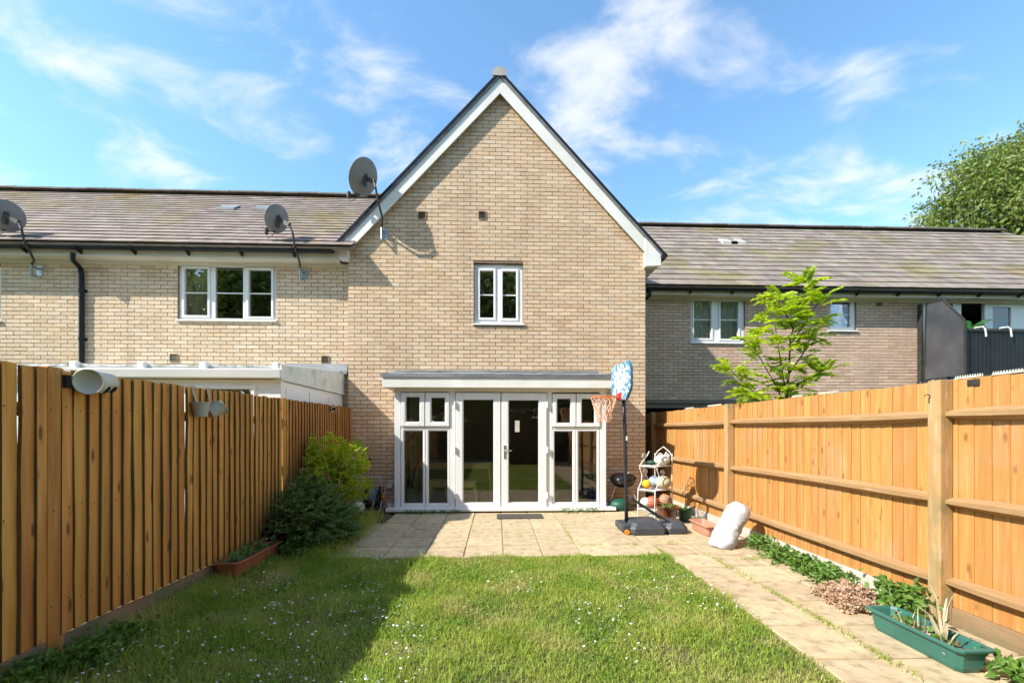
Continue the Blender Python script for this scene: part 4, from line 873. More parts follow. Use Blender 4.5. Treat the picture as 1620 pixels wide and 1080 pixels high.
ball('deflated white football with dark spots on the top shelf of the rack', 1047, 735, 6.93, .125, ball_mat('ball_white', (.70, .72, .66), (.03, .03, .03), 9, .13), Z3 + .01, .68, group=G_)
ball('flat dark green ball behind the white football on the rack', 1031, 742, 7.03, .09, GREENP2, Z3 + .01, .42, group=G_)
ball('yellow and black small ball at the left of the middle shelf', 1023, 772, 6.93, .075, ball_mat('ball_yellow', (.80, .42, .02), (.02, .02, .02), 7, .33), Z2 + .01, group=G_)
ball('pale blue ball on the middle shelf of the rack', 1035, 768, 7.06, .10, ball_mat('ball_blue', (.28, .40, .55), (.62, .64, .62), 5, .3), Z2 + .01, group=G_)
ball('large faded cream and green football on the middle shelf', 1049, 772, 6.92, .125, ball_mat('ball_cream', (.52, .47, .30), (.30, .36, .30), 6, .22), Z2 + .01, .86, group=G_)
ball('orange-red ball on the bottom shelf of the rack', 1032, 800, 6.95, .10, ball_mat('ball_orange', (.52, .13, .06), (.40, .09, .04), 12, .1), Z1 + .01, group=G_)
ball('scuffed white ball at the left of the bottom shelf', 1021, 802, 6.98, .085, ball_mat('ball_grey', (.60, .60, .58), (.20, .2, .2), 8, .2), Z1 + .01, group=G_)
ball('brown tan ball at the right of the bottom shelf', 1052, 800, 6.97, .115, ball_mat('ball_tan', (.42, .24, .13), (.60, .48, .34), 6, .25), Z1 + .01, group=G_)
def pot(name, label, x, y, z0, r, h, m, taper=.72, rim=.012, cat='plant pot', soil=True, group=None):
    t = thing(name, label, cat, (x, y, z0), group); b = MB()
    b.lathe([(.001, z0), (r * taper, z0), (r * (taper + .1), z0 + h * .25), (r * .97, z0 + h * .86), (r + rim, z0 + h * .88), (r + rim, z0 + h), (r - .012, z0 + h), (r * .9, z0 + h * .8), (.001, z0 + h * .78)], (x, y, 0), 28); b.build('body', m, t, smooth=False, bevel=.003)
    if soil:
        b = MB(); b.lathe([(.001, z0 + h * .80), (r * .9, z0 + h * .80)], (x, y, 0), 20); b.build('soil', SOIL, t)
    return t
pb = pot('plant_pot', 'glazed brown round pot with a few sprouts behind the hoop base', 2.66, 6.50, 0, .165, .27, GLAZE, .66, .018)
pg = pot('plant_pot', 'small dark green plastic pot beside the glazed brown pot', 2.99, 6.60, 0, .10, .19, GREENP2, .8, .012)
pot('plant_pot', 'pale green tub partly hidden under the rack', 2.62, 6.92, 0, .10, .12, mat('pale_green', (.34, .42, .36), rough=.6), .9, .006, soil=False)
def sprout(parent, c, n, h, m, spread=.1, lw=.035):
    P = np.array(c) + rng.normal(0, spread, (n, 3)) * [1, 1, .1]; D = rng.normal(0, .6, (n, 3)); D[:, 2] = abs(D[:, 2]) + .4
    V, Fc = leaves(P, D, rng.uniform(.5, 1, n) * h, lw); return npmesh('foliage', V, Fc, m, parent)
sprout(pb, (2.70, 6.50, .21), 26, .13, LEAFM, .05); sprout(pg, (2.99, 6.6, .15), 18, .12, LEAFM, .04)
# kettle barbecue
bq = thing('barbecue', 'black kettle barbecue on thin legs beside the doors', 'barbecue', (2.22, 7.72, 0)); c = PY(985, 757, 7.72); R = .235
b = MB(); b.lathe([(.001, c.z - .165)] + [(R * math.cos(t), c.z + .165 * math.sin(t)) for t in [-PI / 2 + i * PI / 16 for i in range(1, 8)]] + [(R + .008, c.z), (R + .008, c.z + .012), (R - .01, c.z + .012), (.001, c.z - .02)], (c.x, c.y, 0), 28); b.build('bowl', BBQ, bq, smooth=True)
b = MB(); b.lathe([(R + .01, c.z + .016)] + [(R * math.cos(t), c.z + .02 + .10 * math.sin(t)) for t in [i * PI / 14 for i in range(1, 7)]] + [(.001, c.z + .121)], (c.x, c.y, 0), 28); ld = b.build('lid', BBQ, bq, smooth=True)
b = MB(); b.tube([(c.x - .04, c.y, c.z + .115), (c.x - .035, c.y, c.z + .17), (c.x + .035, c.y, c.z + .17), (c.x + .04, c.y, c.z + .115)], .011, 8); b.tube([(c.x + .1, c.y - .05, c.z + .11), (c.x + .1, c.y - .05, c.z + .13)], .03, 10); b.build('lid_handle', ALU, ld)
b = MB(); b.tube([(c.x - R - .01, c.y - .05, c.z - .02), (c.x - R - .06, c.y - .04, c.z - .02), (c.x - R - .06, c.y + .04, c.z - .02), (c.x - R - .01, c.y + .05, c.z - .02)], .009, 6); b.build('side_handle', ALU, bq)
for dx, dy in ((-.32, -.12), (.28, -.16), (.02, .27)):
    b = MB(); b.tube([(c.x + dx * .45, c.y + dy * .45, c.z - .13), (c.x + dx, c.y + dy, .0)], .010, 8); b.build('leg', ALU, bq)
b = MB(); b.lathe([(.001, .0), (.15, 0), (.19, .05), (.20, .11), (.17, .16), (.10, .195), (.001, .205)], PY(980, 795, 7.6).xy.to_3d(), 26); b.build('ash_tub', GREENP2, None, smooth=True, label='dark green domed tub on the ground under the barbecue', cat='tub')
# troughs
def trough(label, x0, x1, y0, y1, h, m, taper=.035, soil=.75, name='planter_trough'):
    t = thing(name, label, 'planter', ((x0 + x1) / 2, (y0 + y1) / 2, 0)); b = MB(); w = .012
    def loop(e, z, c=.025):
        X0, X1, Y0, Y1 = x0 + e, x1 - e, y0 + e, y1 - e
        return [(X0 + c, Y0, z), (X1 - c, Y0, z), (X1, Y0 + c, z), (X1, Y1 - c, z), (X1 - c, Y1, z), (X0 + c, Y1, z), (X0, Y1 - c, z), (X0, Y0 + c, z)]
    L_ = [loop(taper, 0), loop(taper * .8, h * .14), loop(taper * .72, h * .16), loop(.010, h * .86), loop(-.008, h * .88), loop(-.010, h * .97), loop(-.004, h), loop(.012, h), loop(.018, h * .9), loop(.018 + taper * .5, h * .35)]
    vs = [p for l in L_ for p in l]; b.add(vs, [(i * 8 + j, i * 8 + (j + 1) % 8, i * 8 + 8 + (j + 1) % 8, i * 8 + 8 + j) for i in range(len(L_) - 1) for j in range(8)] + [tuple(range(8))[::-1], tuple(range(72, 80))])
    b.build('body', m, t)
    b = MB(); e = .02 + taper * (1 - soil) * .5; n = 10; vs = []; 
    for i in range(n + 1):
        for j in range(4): vs.append((x0 + e + (x1 - x0 - 2 * e) * j / 3, y0 + e + (y1 - y0 - 2 * e) * i / n, h * soil + random.uniform(-.012, .012)))
    b.add(vs, [(i * 4 + j, i * 4 + j + 1, i * 4 + j + 5, i * 4 + j + 4) for i in range(n) for j in range(3)]); b.build('soil', SOIL, t); return t
tg = trough('long green plastic trough with dead stalks beside the right fence', 2.69, 2.905, 2.36, 2.99, .15, GREENP, soil=.55)
trough('empty pinkish terracotta trough between hoop base and white sack', 2.80, 3.02, 5.55, 6.05, .15, TERRAP, soil=.4)
tl = trough('red-brown terracotta trough of weeds below the left fence', -2.69, -2.45, 4.12, 4.92, .17, TERRA, soil=.8)
n = 150; P = np.column_stack([rng.uniform(-2.68, -2.46, n), rng.uniform(4.15, 4.9, n), rng.uniform(.12, .2, n)]); D = rng.normal(0, .8, (n, 3)); D[:, 2] += .3; V, Fc = leaves(P, D, rng.uniform(.04, .11, n), .03); npmesh('weeds', V, Fc, LEAFM, tl, kind='stuff')
b = MB()
for k in range(9):                                  # dead onion-like stalk and twigs
    x, y = 2.80 + random.uniform(-.05, .05), random.uniform(2.42, 2.9); l = random.uniform(.08, .2); dx, dy = random.uniform(-.05, .05), random.uniform(-.05, .05)
    b.tube([(x, y, .09), (x + dx, y + dy, .09 + l * .6), (x + dx * 2.2, y + dy * 2, .09 + l)], [.004, .003, .0015], 5)
b.build('twig', STRAW, tg)
b = MB(); bx_, by_ = 2.83, 2.58
for k, (dx, dy, l) in enumerate(((-.02, .02, .36), (.02, -.01, .30), (-.05, .03, .22), (.04, .03, .26), (0, -.03, .33), (-.03, -.05, .2))):
    pts = [Vector((bx_, by_, .08)), Vector((bx_ + dx * .6, by_ + dy * .6, .08 + l * .4)), Vector((bx_ + dx * 1.1, by_ + dy, .08 + l * .75)), Vector((bx_ + dx * 2.2, by_ + dy * 2, .08 + l))]
    for i in range(3):
        a, c = pts[i], pts[i + 1]; w = (.016, .013, .009, .002); sd = Vector((math.cos(k), math.sin(k), 0)); f = Vector((-sd.y, sd.x, 0)) * .006
        b.add([a - sd * w[i], a + f, a + sd * w[i], c - sd * w[i + 1], c + f, c + sd * w[i + 1]], [(0, 1, 4, 3), (1, 2, 5, 4)])
b.build('dead_stalk', STRAW, tg)
n = 46; P = np.column_stack([rng.normal(2.79, .04, n), rng.uniform(2.5, 2.85, n), rng.uniform(.08, .13, n)]); D = rng.normal(0, .7, (n, 3)); D[:, 2] += .7; V, Fc = leaves(P, D, rng.uniform(.03, .07, n), .035); npmesh('seedlings', V, Fc, LEAFM, tg, kind='stuff')
n = 60; P = np.column_stack([rng.normal(2.80, .05, n), rng.uniform(2.42, 2.85, n), rng.uniform(.07, .11, n)]); V, Fc = leaves(P, rng.normal(0, 1, (n, 3)), rng.uniform(.02, .06, n), .03); npmesh('dead_leaves', V, Fc, DRYLEAF, tg, kind='stuff')
# white sack
def sack():
    A, B = Vector((2.64, 5.08, .0)), Vector((3.04, 5.22, .55)); ax = (B - A).normalized(); sd = Vector((ax.y, -ax.x, 0)).normalized(); up = sd.cross(ax) * -1; n, k = 34, 28; vs = []; L = (B - A).length
    from mathutils import noise as NZ
    for i in range(n + 1):
        t = i / n; rr = (1 - abs(2 * t - 1) ** 7) ** .42; w = .15 * (1.06 - .22 * t) * max(rr, .03); d = .105 * max(rr, .03)
        for j in range(k):
            a = 2 * PI * j / k; p = A + up * .085 + ax * L * t + sd * w * math.copysign(abs(math.cos(a)) ** .8, math.cos(a)) + up * d * math.copysign(abs(math.sin(a)) ** .8, math.sin(a))
            q = NZ.noise(p * 6) * .02 + abs(NZ.noise(Vector((p.x * 16 + p.z * 9, p.y * 12, p.z * 20)) + Vector((3, 1, 2)))) * .034; p = p + (p - (A + up * .085 + ax * L * t)).normalized() * q; p.z = max(p.z, .004); vs.append(p)
    b = MB(); b.add(vs, [(i * k + j, i * k + (j + 1) % k, (i + 1) * k + (j + 1) % k, (i + 1) * k + j) for i in range(n) for j in range(k)] + [tuple(range(k))[::-1], tuple(range(n * k, n * k + k))])
    return b.build('sack', BAG, None, smooth=True, label='stuffed white plastic sack leaning against the right fence', cat='sack')
sack()
# hose reel, ball and tub by the wall
hr = thing('hose_reel', 'garden hose reel with orange knob standing at the brick wall', 'hose reel', (-2.2, 7.7, 0)); c = PY(592, 786, 7.7); c.z = .24; hx = .115
for s in (-1, 1):
    b = MB(); q = Matrix.Rotation(PI / 2, 3, 'Y'); b.lathe([(.001, -.012), (.19, -.012), (.205, 0), (.19, .012), (.001, .012)], c + Vector((s * hx, 0, 0)), 26, q); b.build('drum_side', BLACK, hr)
b = MB(); b.tube([c + Vector((-hx, 0, 0)), c + Vector((hx, 0, 0))], .07, 14); b.build('drum', BLACK, hr)
b = MB(); pts = []
for i in range(300):
    t = i / 299; a = t * 2 * PI * 13; lay_ = int(t * 2); u = (t * 2) % 1; u = u if lay_ % 2 == 0 else 1 - u; rr = .115 + .028 * lay_ + .02 * math.sin(a * .13); pts.append(c + Vector((-hx + .025 + (2 * hx - .05) * u, rr * math.cos(a), rr * math.sin(a))))
b.tube(pts, .0125, 6); b.tube([pts[-1], c + Vector((.06, -.22, -.05)), c + Vector((.03, -.28, -.20)), c + Vector((-.06, -.3, -.225))], .0125, 6); b.build('hose', HOSE, hr, smooth=True)
b = MB(); 
for s in (-1, 1): b.tube([c + Vector((s * (hx + .03), .05, -.23)), c + Vector((s * (hx + .03), 0, 0)), c + Vector((s * hx * .9, .03, .36))], .010, 8)
b.tube([c + Vector((-hx * .9, .03, .36)), c + Vector((-.02, .03, .37)), c + Vector((hx * .9, .03, .36))], .010, 8); b.tube([c + Vector((-hx - .03, .05, -.23)), c + Vector((hx + .03, .05, -.23))], .012, 8); b.tube([c + Vector((-hx - .03, -.16, -.23)), c + Vector((hx + .03, -.16, -.23))], .012, 8)
for s in (-1, 1): b.tube([c + Vector((s * (hx + .03), -.16, -.23)), c + Vector((s * (hx + .03), 0, 0))], .010, 8)
b.build('frame', ALU, hr)
b = MB(); b.lathe([(.001, .0), (.04, 0), (.045, .02), (.03, .05), (.001, .05)], c + Vector((hx + .03, -.02, .0)), 12, Matrix.Rotation(PI / 2, 3, 'Y')); b.bar(c + Vector((hx + .06, -.02, -.09)), c + Vector((hx + .06, -.02, .09)), .04, .03); b.build('crank_knob', OJ, hr)
w = PY(582, 735, 7.95); b = MB(); b.tube([(w.x - .02, 7.97, .02), (w.x - .01, 8.03, w.z - .05)], .010, 8); b.tube([(w.x - .01, 8.03, w.z - .05), (w.x - .005, 8.04, w.z + .02)], .02, 10, 1); b.tube([(w.x - .005, 8.04, w.z + .02), (w.x + .005, 8.05, w.z + .12)], [.014, .022], 10, 2); b.build('spray_lance', [ALU, OJ, BLACK], None, label='long spray lance with orange grip leaning on the wall', cat='spray lance')
ball('grey and lime football in the border by the hose reel', 566, 799, 7.3, .115, ball_mat('ball_lime', (.50, .52, .46), (.42, .52, .08), 6, .3), .0)
pot('plant_pot', 'small grey pot at the left foot of the bay', PY(617, 790, 7.62).x, 7.62, 0, .065, .15, GREYPAINT, .9, .004, soil=False)
b = MB(); b.tube([(PY(616, 775, 8.0).x, 8.02, .40), (PY(616, 775, 8.0).x, 8.09, .40)], .05, 12); b.build('outdoor_tap_box', WIRON, None, label='white round outlet on the wall left of the bay', cat='outlet')
b = MB(); m0, m1 = PZ(786, 822), PZ(861, 813); b.box(m0.x, PZ(861, 822).x, 6.85, 7.22, .003, .016); mt = b.build('door_mat', MAT_, None, bevel=.003, label='dark ribbed doormat in front of the patio doors', cat='doormat')
# pots and cameras on the left fence
c = PX(140, 603, XFL + .10); t = thing('hanging_pot', 'cream plastic tub tipped on its side on top of the left fence', 'pot', (XFL + .1, c.y, c.z)); q = Vector((.30, -.95, -.08)).normalized().to_track_quat('Z', 'Y').to_matrix()
b = MB(); b.lathe([(.001, -.17), (.05, -.168), (.068, -.15), (.076, 0), (.079, .05), (.083, .055), (.083, .07), (.076, .07), (.073, .062), (.05, .05), (.001, .046)], c + Vector((0, .04, 0)), 30, q); b.build('body', CREAMP, t, smooth=True)
for k in (-.03, -.11):
    p = c + Vector((0, .04, 0)) + q @ Vector((0, 0, k)); b = MB(); d = (Vector((.72, .1, -.62))).normalized(); b.lathe([(.001, .004), (.016, .003), (.020, -.002)], p + d * .0775, 14, d.to_track_quat('Z', 'Y').to_matrix(), 1, 1.5); b.build('slot', BLACK, t)
b = MB(); b.box(XFL + .02, XFL + .05, c.y - .09, c.y - .06, c.z - .05, c.z + .03); b.build('clip', BLACK, t)
for px, py, tilt, lab in ((318, 648, 0, 'grey pot hanging upright by a strap from the left fence'), (341, 649, .9, 'grey pot hanging tilted beside the upright pot on the left fence')):
    c = PX(px, py, XFL + .10); t = thing('hanging_pot', lab, 'pot', tuple(c), 'pots hung on the left fence'); R = Matrix.Rotation(-tilt, 3, 'X') @ Matrix.Rotation(tilt * .5, 3, 'Y'); b = MB()
    b.lathe([(.001, -.062), (.048, -.062), (.066, .055), (.071, .056), (.071, .068), (.064, .068), (.046, -.05), (.001, -.05)], c, 24, R); b.build('body', GREYP, t, smooth=False)
    zt_ = topL(c.y) + .012; b = MB(); y = c.y - .02
    b.add([(XFL + .075, y, c.z + .05), (XFL + .075, y + .03, c.z + .05), (XFL + .036, y + .03, zt_ - .05), (XFL + .036, y, zt_ - .05), (XFL + .034, y, zt_), (XFL + .034, y + .03, zt_), (XFL - .01, y + .03, zt_), (XFL - .01, y, zt_)], [(0, 1, 2, 3), (3, 2, 5, 4), (4, 5, 6, 7)]); b.build('strap', GREYP, t)
c = PX(528, 646, XFL + .06); t = thing('security_camera', 'small white security camera on top of the left fence near the house', 'camera', tuple(c)); b = MB(); b.tube([c + Vector((-.03, .05, .0)), c + Vector((.03, -.07, -.01))], .038, 14); b.build('body', WIRON, t); b = MB(); b.tube([c + Vector((.031, -.072, -.01)), c + Vector((.034, -.078, -.0105))], .03, 14); b.build('lens', BLACK, t); b = MB(); b.bar(c + Vector((-.04, .02, -.06)), c + Vector((-.01, 0, -.03)), .03, .02); b.build('bracket', WIRON, t)

# ================================================================== inside the room
def table(label, x0, x1, y0, y1, h, name='table', cat='table', m=PINE, top=GREYPAINT, splay=.06, apron=True):
    t = thing(name, label, cat, ((x0 + x1) / 2, (y0 + y1) / 2, .062)); b = MB(); b.box(x0, x1, y0, y1, h - .03, h); b.build('top', top, t, bevel=.004)
    for sx, sy in ((x0, y0), (x1, y0), (x0, y1), (x1, y1)):
        ix = .06 if sx == x0 else -.06; iy = .05 if sy == y0 else -.05; b = MB(); b.bar((sx + ix * .3 - (splay * (1 if ix > 0 else -1)), sy + iy, .062), (sx + ix, sy + iy, h - .032), .045, .045); b.build('leg', m, t)
    if apron:
        b = MB(); b.box(x0 + .08, x1 - .08, y0 + .04, y0 + .06, h - .13, h - .032); b.box(x0 + .08, x1 - .08, y1 - .06, y1 - .04, h - .13, h - .032); b.build('apron', m, t)
    return t
T0 = PY(657, 733, 8.5); table('pale dining table with splayed legs behind the left bay window', T0.x, T0.x + 1.5, 8.45, 9.25, .80, splay=.05)
s0 = PY(677, 757, 8.0); table('small pine stool under the dining table', s0.x, s0.x + .38, 7.98, 8.28, .50, 'stool', 'stool', PINE, PINE, .02)
s1 = PY(724, 756, 8.0); table('pale wooden stool behind the left patio door', s1.x, s1.x + .36, 7.9, 8.2, .50, 'stool', 'stool', PINE, GREYPAINT, .02)
hp = thing('house_plant', 'tall bare-stemmed house plant in a grey-green pot behind the left bay window', 'plant', (PY(648, 790, 7.85).x, 7.85, .062)); X_ = PY(648, 790, 7.85).x
b = MB(); b.lathe([(.001, .064), (.105, .064), (.135, .36), (.142, .36), (.142, .385), (.128, .385), (.12, .34), (.001, .34)], (X_, 7.86, 0), 24); b.build('pot', TEALPOT, hp)
tips = []
b = MB()
for pts in ([(650, 770), (647, 745), (648, 722), (655, 706), (662, 702)], [(652, 770), (655, 748), (664, 722), (668, 700)], [(649, 768), (643, 740), (641, 715), (642, 700), (652, 695), (658, 690)]):
    q = [tuple(PY(p[0], p[1], 7.86)) for p in pts]; b.tube(q, [.011, .010, .009, .008, .007, .007][:len(q)], 6); tips.append(q[-1])
b.build('stem', BARK, hp)
parts = []
for tp_ in tips:
    n = 34; D = rng.normal(0, 1, (n, 3)); D[:, 2] = D[:, 2] * .6 + .3; parts.append(leaves(np.tile(tp_, (n, 1)) + rng.normal(0, .01, (n, 3)), D, rng.uniform(.12, .22, n), .018, .1, .25))
npmesh('leaf_tuft', *cat_(parts), LEAFM, hp)
c = PY(938, 786, 8.0); b = MB(); b.lathe([(.001, .064), (.075, .064), (.10, .12), (.105, .2), (.08, .26), (.05, .28), (.001, .28)], (c.x, 8.0, 0), 20); b.build('water_can', BLUE, None, smooth=True, label='blue rounded container on the floor behind the right bay window', cat='container')

# ================================================================== grass and daisies
def vnoise(x, y, s, seed=0):
    r = np.random.default_rng(seed); g = r.random((64, 64)); fx, fy = x * s % 63, y * s % 63; i, j = fx.astype(int), fy.astype(int); u, v = fx - i, fy - j; u, v = u * u * (3 - 2 * u), v * v * (3 - 2 * v)
    return (g[i, j] * (1 - u) + g[i + 1, j] * u) * (1 - v) + (g[i, j + 1] * (1 - u) + g[i + 1, j + 1] * u) * v
def blades(X, Y, h, w, z0=-.02, lean=.8):
    n = len(X); a = rng.uniform(0, 2 * PI, n); ld = rng.uniform(0, 2 * PI, n); ln = np.abs(rng.normal(0, lean, n)).clip(0, 1.5) * h
    sx, sy = np.cos(a) * w / 2, np.sin(a) * w / 2; lx, ly = np.cos(ld) * ln, np.sin(ld) * ln
    V = np.empty((n, 5, 3)); z = np.full(n, z0)
    V[:, 0] = np.column_stack([X - sx, Y - sy, z]); V[:, 1] = np.column_stack([X + sx, Y + sy, z])
    V[:, 2] = np.column_stack([X + sx * .8 + lx * .35, Y + sy * .8 + ly * .35, z + h * .6]); V[:, 3] = np.column_stack([X - sx * .8 + lx * .35, Y - sy * .8 + ly * .35, z + h * .6])
    V[:, 4] = np.column_stack([X + lx, Y + ly, z + h * (1 - .25 * (ln / h).clip(0, 1))])
    i = np.arange(n)[:, None] * 5; Fc = np.concatenate([i + np.array([[0, 1, 2]]), i + np.array([[0, 2, 3]]), i + np.array([[3, 2, 4]])], 1).reshape(-1, 3); return V.reshape(-1, 3), Fc
n = 190000; X = rng.uniform(LX0, LX1 + .05, n); Y = rng.uniform(1.0, LY1 + .06, n)
keep = rng.random(n) < np.clip(.35 + .9 * vnoise(X + 5, Y, 2.6, 1), .2, 1); edge = (X < LX1 + .05 * vnoise(X, Y, 9, 3) - .01) & (Y < LY1 + .07 * vnoise(X + 9, Y, 8, 4) - .02)
X, Y = X[keep & edge], Y[keep & edge]; n = len(X)
tuft = vnoise(X + 3, Y + 7, 2.3, 5); tall = np.clip((tuft - .5) * 2.2, 0, 1) ; left = np.clip((-1.2 - X) / 1.4, 0, 1)
h = rng.uniform(.022, .055, n) * (.8 + 1.5 * tall + 1.3 * left * rng.random(n)) ; h *= np.where(rng.random(n) < .02, 1.9, 1)
parts = [blades(X, Y, h, rng.uniform(.003, .0065, n) * (1 + Y * .08))]
n = 26000; X = rng.uniform(LX0, LX1, n); Y = rng.uniform(LY0, 1.0, n); parts.append(blades(X, Y, rng.uniform(.03, .07, n), rng.uniform(.006, .012, n)))
npmesh('grass', *cat_(parts), GRASS, None, kind='stuff', label='unmown lawn grass dotted with daisies', cat='grass')
# long grass against the fence, bed edge and slab joints
parts = []
n = 5200; Y = rng.uniform(1.6, 4.8, n); X = XFL + .06 + np.abs(rng.normal(0, .13, n)); parts.append(blades(X, Y, rng.uniform(.05, .16, n), rng.uniform(.004, .007, n), lean=.7))
n = 3600; Y = rng.uniform(4.7, 7.2, n); X = -2.0 + rng.normal(0, .12, n) - (Y - 4.8) * .04; parts.append(blades(X, Y, rng.uniform(.06, .22, n), rng.uniform(.005, .008, n), lean=.8))
for (cx_, cy_, sx_, sy_, m_) in ((-1.9, 4.9, .35, .12, 1500), (2.43, 4.45, .02, .25, 150), (2.44, 3.5, .015, .4, 320), (2.45, 3.0, .015, .15, 160), (2.9, 4.6, .1, .03, 140), (1.0, 6.0, .015, .35, 130), (2.43, 2.6, .02, .12, 170), (1.75, 5.25, .03, .03, 60), (2.2, 5.25, .08, .01, 80), (1.95, 5.0, .01, .1, 90), (1.2, 5.25, .1, .01, 60)):
    parts.append(blades(rng.normal(cx_, sx_, m_), rng.normal(cy_, sy_, m_), rng.uniform(.02, .06, m_), rng.uniform(.003, .006, m_), z0=-.012, lean=.7))
npmesh('edge_grass', *cat_(parts), GRASS, None, kind='stuff', label='longer grass along fence, border and slab joints', cat='grass')
n = 2600; X = rng.uniform(LX0, LX1, n); Y = rng.uniform(1.8, LY1, n); k = vnoise(X + 1, Y + 2, 1.7, 8) + .25 * (X < -.4) > .58; X, Y = X[k], Y[k]; n = len(X); V = []; Fc = []
zc = rng.uniform(.03, .06, n); r_ = rng.uniform(.005, .009, n); tx, ty = rng.normal(0, .35, n), rng.normal(-.2, .35, n); ang = np.arange(7) * 2 * PI / 7
V = np.empty((n, 7, 3)); V[:, :, 0] = X[:, None] + np.cos(ang) * r_[:, None]; V[:, :, 1] = Y[:, None] + np.sin(ang) * r_[:, None]; V[:, :, 2] = zc[:, None] + (np.cos(ang) * tx[:, None] + np.sin(ang) * ty[:, None]) * r_[:, None]

n2 = 9000; X2 = rng.uniform(LX0, LX1, n2); Y2 = rng.uniform(1.4, LY1, n2); k2 = vnoise(X2 + 6, Y2 + 1, 2.1, 12) > .60; X2, Y2 = X2[k2], Y2[k2]; n2 = len(X2); D2 = rng.normal(0, 1, (n2, 3)); D2[:, 2] = abs(D2[:, 2]) * .3 + .1
npmesh('lawn_weeds', *leaves(np.column_stack([X2, Y2, rng.uniform(.0, .025, n2)]), D2, rng.uniform(.012, .035, n2), rng.uniform(.010, .02, n2)), LEAFM, None, kind='stuff', label='low clover and broad-leaved weeds in the turf', cat='weeds')
npmesh('daisies', V.reshape(-1, 3), np.arange(n * 7).reshape(-1, 7), PETAL, None, kind='stuff', label='tiny white daisies scattered over the lawn', cat='daisies')

# ================================================================== shrubs and weeds
def blob(c, r, n, shell=.55):
    d = unit(rng.normal(size=(n, 3))); t = (shell ** 3 + (1 - shell ** 3) * rng.random(n)) ** (1 / 3); return np.array(c) + d * t[:, None] * np.array(r), d
t = thing('choisya_shrub', 'lime-yellow leafy shrub against the left fence near the house', 'shrub', (-2.35, 6.15, 0)); parts = []
for (cc, rr, m_) in (((-2.44, 6.2, 1.12), (.30, .36, .28), 150), ((-2.16, 6.25, 1.0), (.30, .34, .30), 150), ((-2.10, 6.3, .68), (.26, .32, .28), 110), ((-2.4, 6.0, .75), (.28, .35, .32), 120), ((-2.33, 6.1, .45), (.3, .4, .3), 60)):
    P, D = blob(cc, rr, m_, .45)
    for i in range(m_):                             # rosettes of narrow leaves
        if P[i, 0] < XFL + .05: continue
        k = 8; ax = D[i] + np.array([.15, -.2, .55]); ax /= np.linalg.norm(ax); Dd = unit(ax * .55 + rng.normal(0, .6, (k, 3))); parts.append(leaves(np.tile(P[i], (k, 1)), Dd, rng.uniform(.05, .095, k), rng.uniform(.018, .028, k), .2, .1))
npmesh('foliage', *cat_(parts), LEAFY, t)
b = MB()
for k in range(12): a = random.uniform(0, 6.28); b.tube([(-2.36, 6.15, 0), (-2.36 + .1 * math.cos(a), 6.15 + .1 * math.sin(a), .4), (-2.3 + .25 * math.cos(a), 6.15 + .3 * math.sin(a), .95)], [.014, .010, .005], 5)
b.build('stem', BARK, t)
def spray_shrub(name, label, blobs, nspr, L, mt, bias, nl=16, lw=.016, ll=.05):
    t = thing(name, label, 'shrub', (blobs[0][0][0], blobs[0][0][1], 0)); parts = []; tot = sum(q[1][0] * q[1][1] for q in blobs)
    for cc, rr in blobs:
        m_ = int(nspr * rr[0] * rr[1] / tot); P, D = blob(cc, rr, m_, .5)
        ok = (P[:, 2] > .02) & (P[:, 0] > XFL + .05); P, D = P[ok], D[ok]
        ax = unit(D * .8 + np.array(bias) + rng.normal(0, .25, (len(P), 3))); s = np.linspace(0, 1, nl)
        for i in range(len(P)):
            l = L * rng.uniform(.6, 1.3); Q = P[i] + ax[i] * (s[:, None] * l) + np.array([0, 0, -1]) * (s[:, None] ** 2) * l * .18; sd = np.cross(ax[i], [0, 0, 1]); sd /= np.linalg.norm(sd) + 1e-6; sg = np.where(np.arange(nl) % 2, 1, -1)[:, None]
            parts.append(leaves(Q, ax[i] * .75 + sd * sg * .7 + rng.normal(0, .15, (nl, 3)), ll * (1.1 - .6 * s), lw, .1))
    npmesh('foliage', *cat_(parts), mt, t); b = MB(); c0 = blobs[0][0]
    for k in range(14): a = random.uniform(0, 6.28); b.tube([(c0[0], c0[1], 0), (c0[0] + .3 * math.cos(a), c0[1] + .35 * math.sin(a), .3), (c0[0] + .5 * math.cos(a), c0[1] + .6 * math.sin(a), .5)], [.014, .008, .003], 5)
    b.build('stem', BARK, t); return t
spray_shrub('evergreen_shrub', 'dark green sprawling evergreen shrub in front of the lime-yellow one', [((-2.36, 5.5, .34), (.42, .58, .32)), ((-2.16, 5.42, .22), (.34, .48, .24)), ((-2.46, 5.7, .55), (.24, .4, .22))], 1000, .20, LEAFD, (.55, -.25, .35), 16, .021, .06)
def weeds(name, label, pts, n, spread, h, ll, mt=LEAFM, cat='weeds', group='weeds along the right fence'):
    parts = []
    for (x, y) in pts:
        P = np.column_stack([rng.normal(x, spread, n), rng.normal(y, spread, n), rng.uniform(.02, h, n)]); P[:, 0] = np.minimum(P[:, 0], XFR - .03)
        D = rng.normal(0, .8, (n, 3)); D[:, 2] = D[:, 2] * .4 + .25
        for k in range(3):
            D2 = D + rng.normal(0, .5, (n, 3)); parts.append(leaves(P, D2, rng.uniform(.6, 1.1, n) * ll, ll * .5, .15, .1))
    V, Fc = cat_(parts); V[:, 2] = np.maximum(V[:, 2], .003)
    return npmesh(name, V, Fc, mt, None, label=label, cat=cat, group=group, kind='stuff' if name == 'weed_clump' else None)
weeds('weed_clump', 'small round clump of green weeds at the foot of the white sack', [(3.14, 5.0), (3.2, 4.93)], 70, .05, .16, .055)
weeds('weed_clump', 'long bank of leafy green weeds along the foot of the right fence', [(3.12, 4.62), (3.08, 4.45), (3.14, 4.3), (3.1, 4.12), (3.13, 3.95), (3.08, 3.82), (3.12, 3.68)], 75, .07, .15, .06)
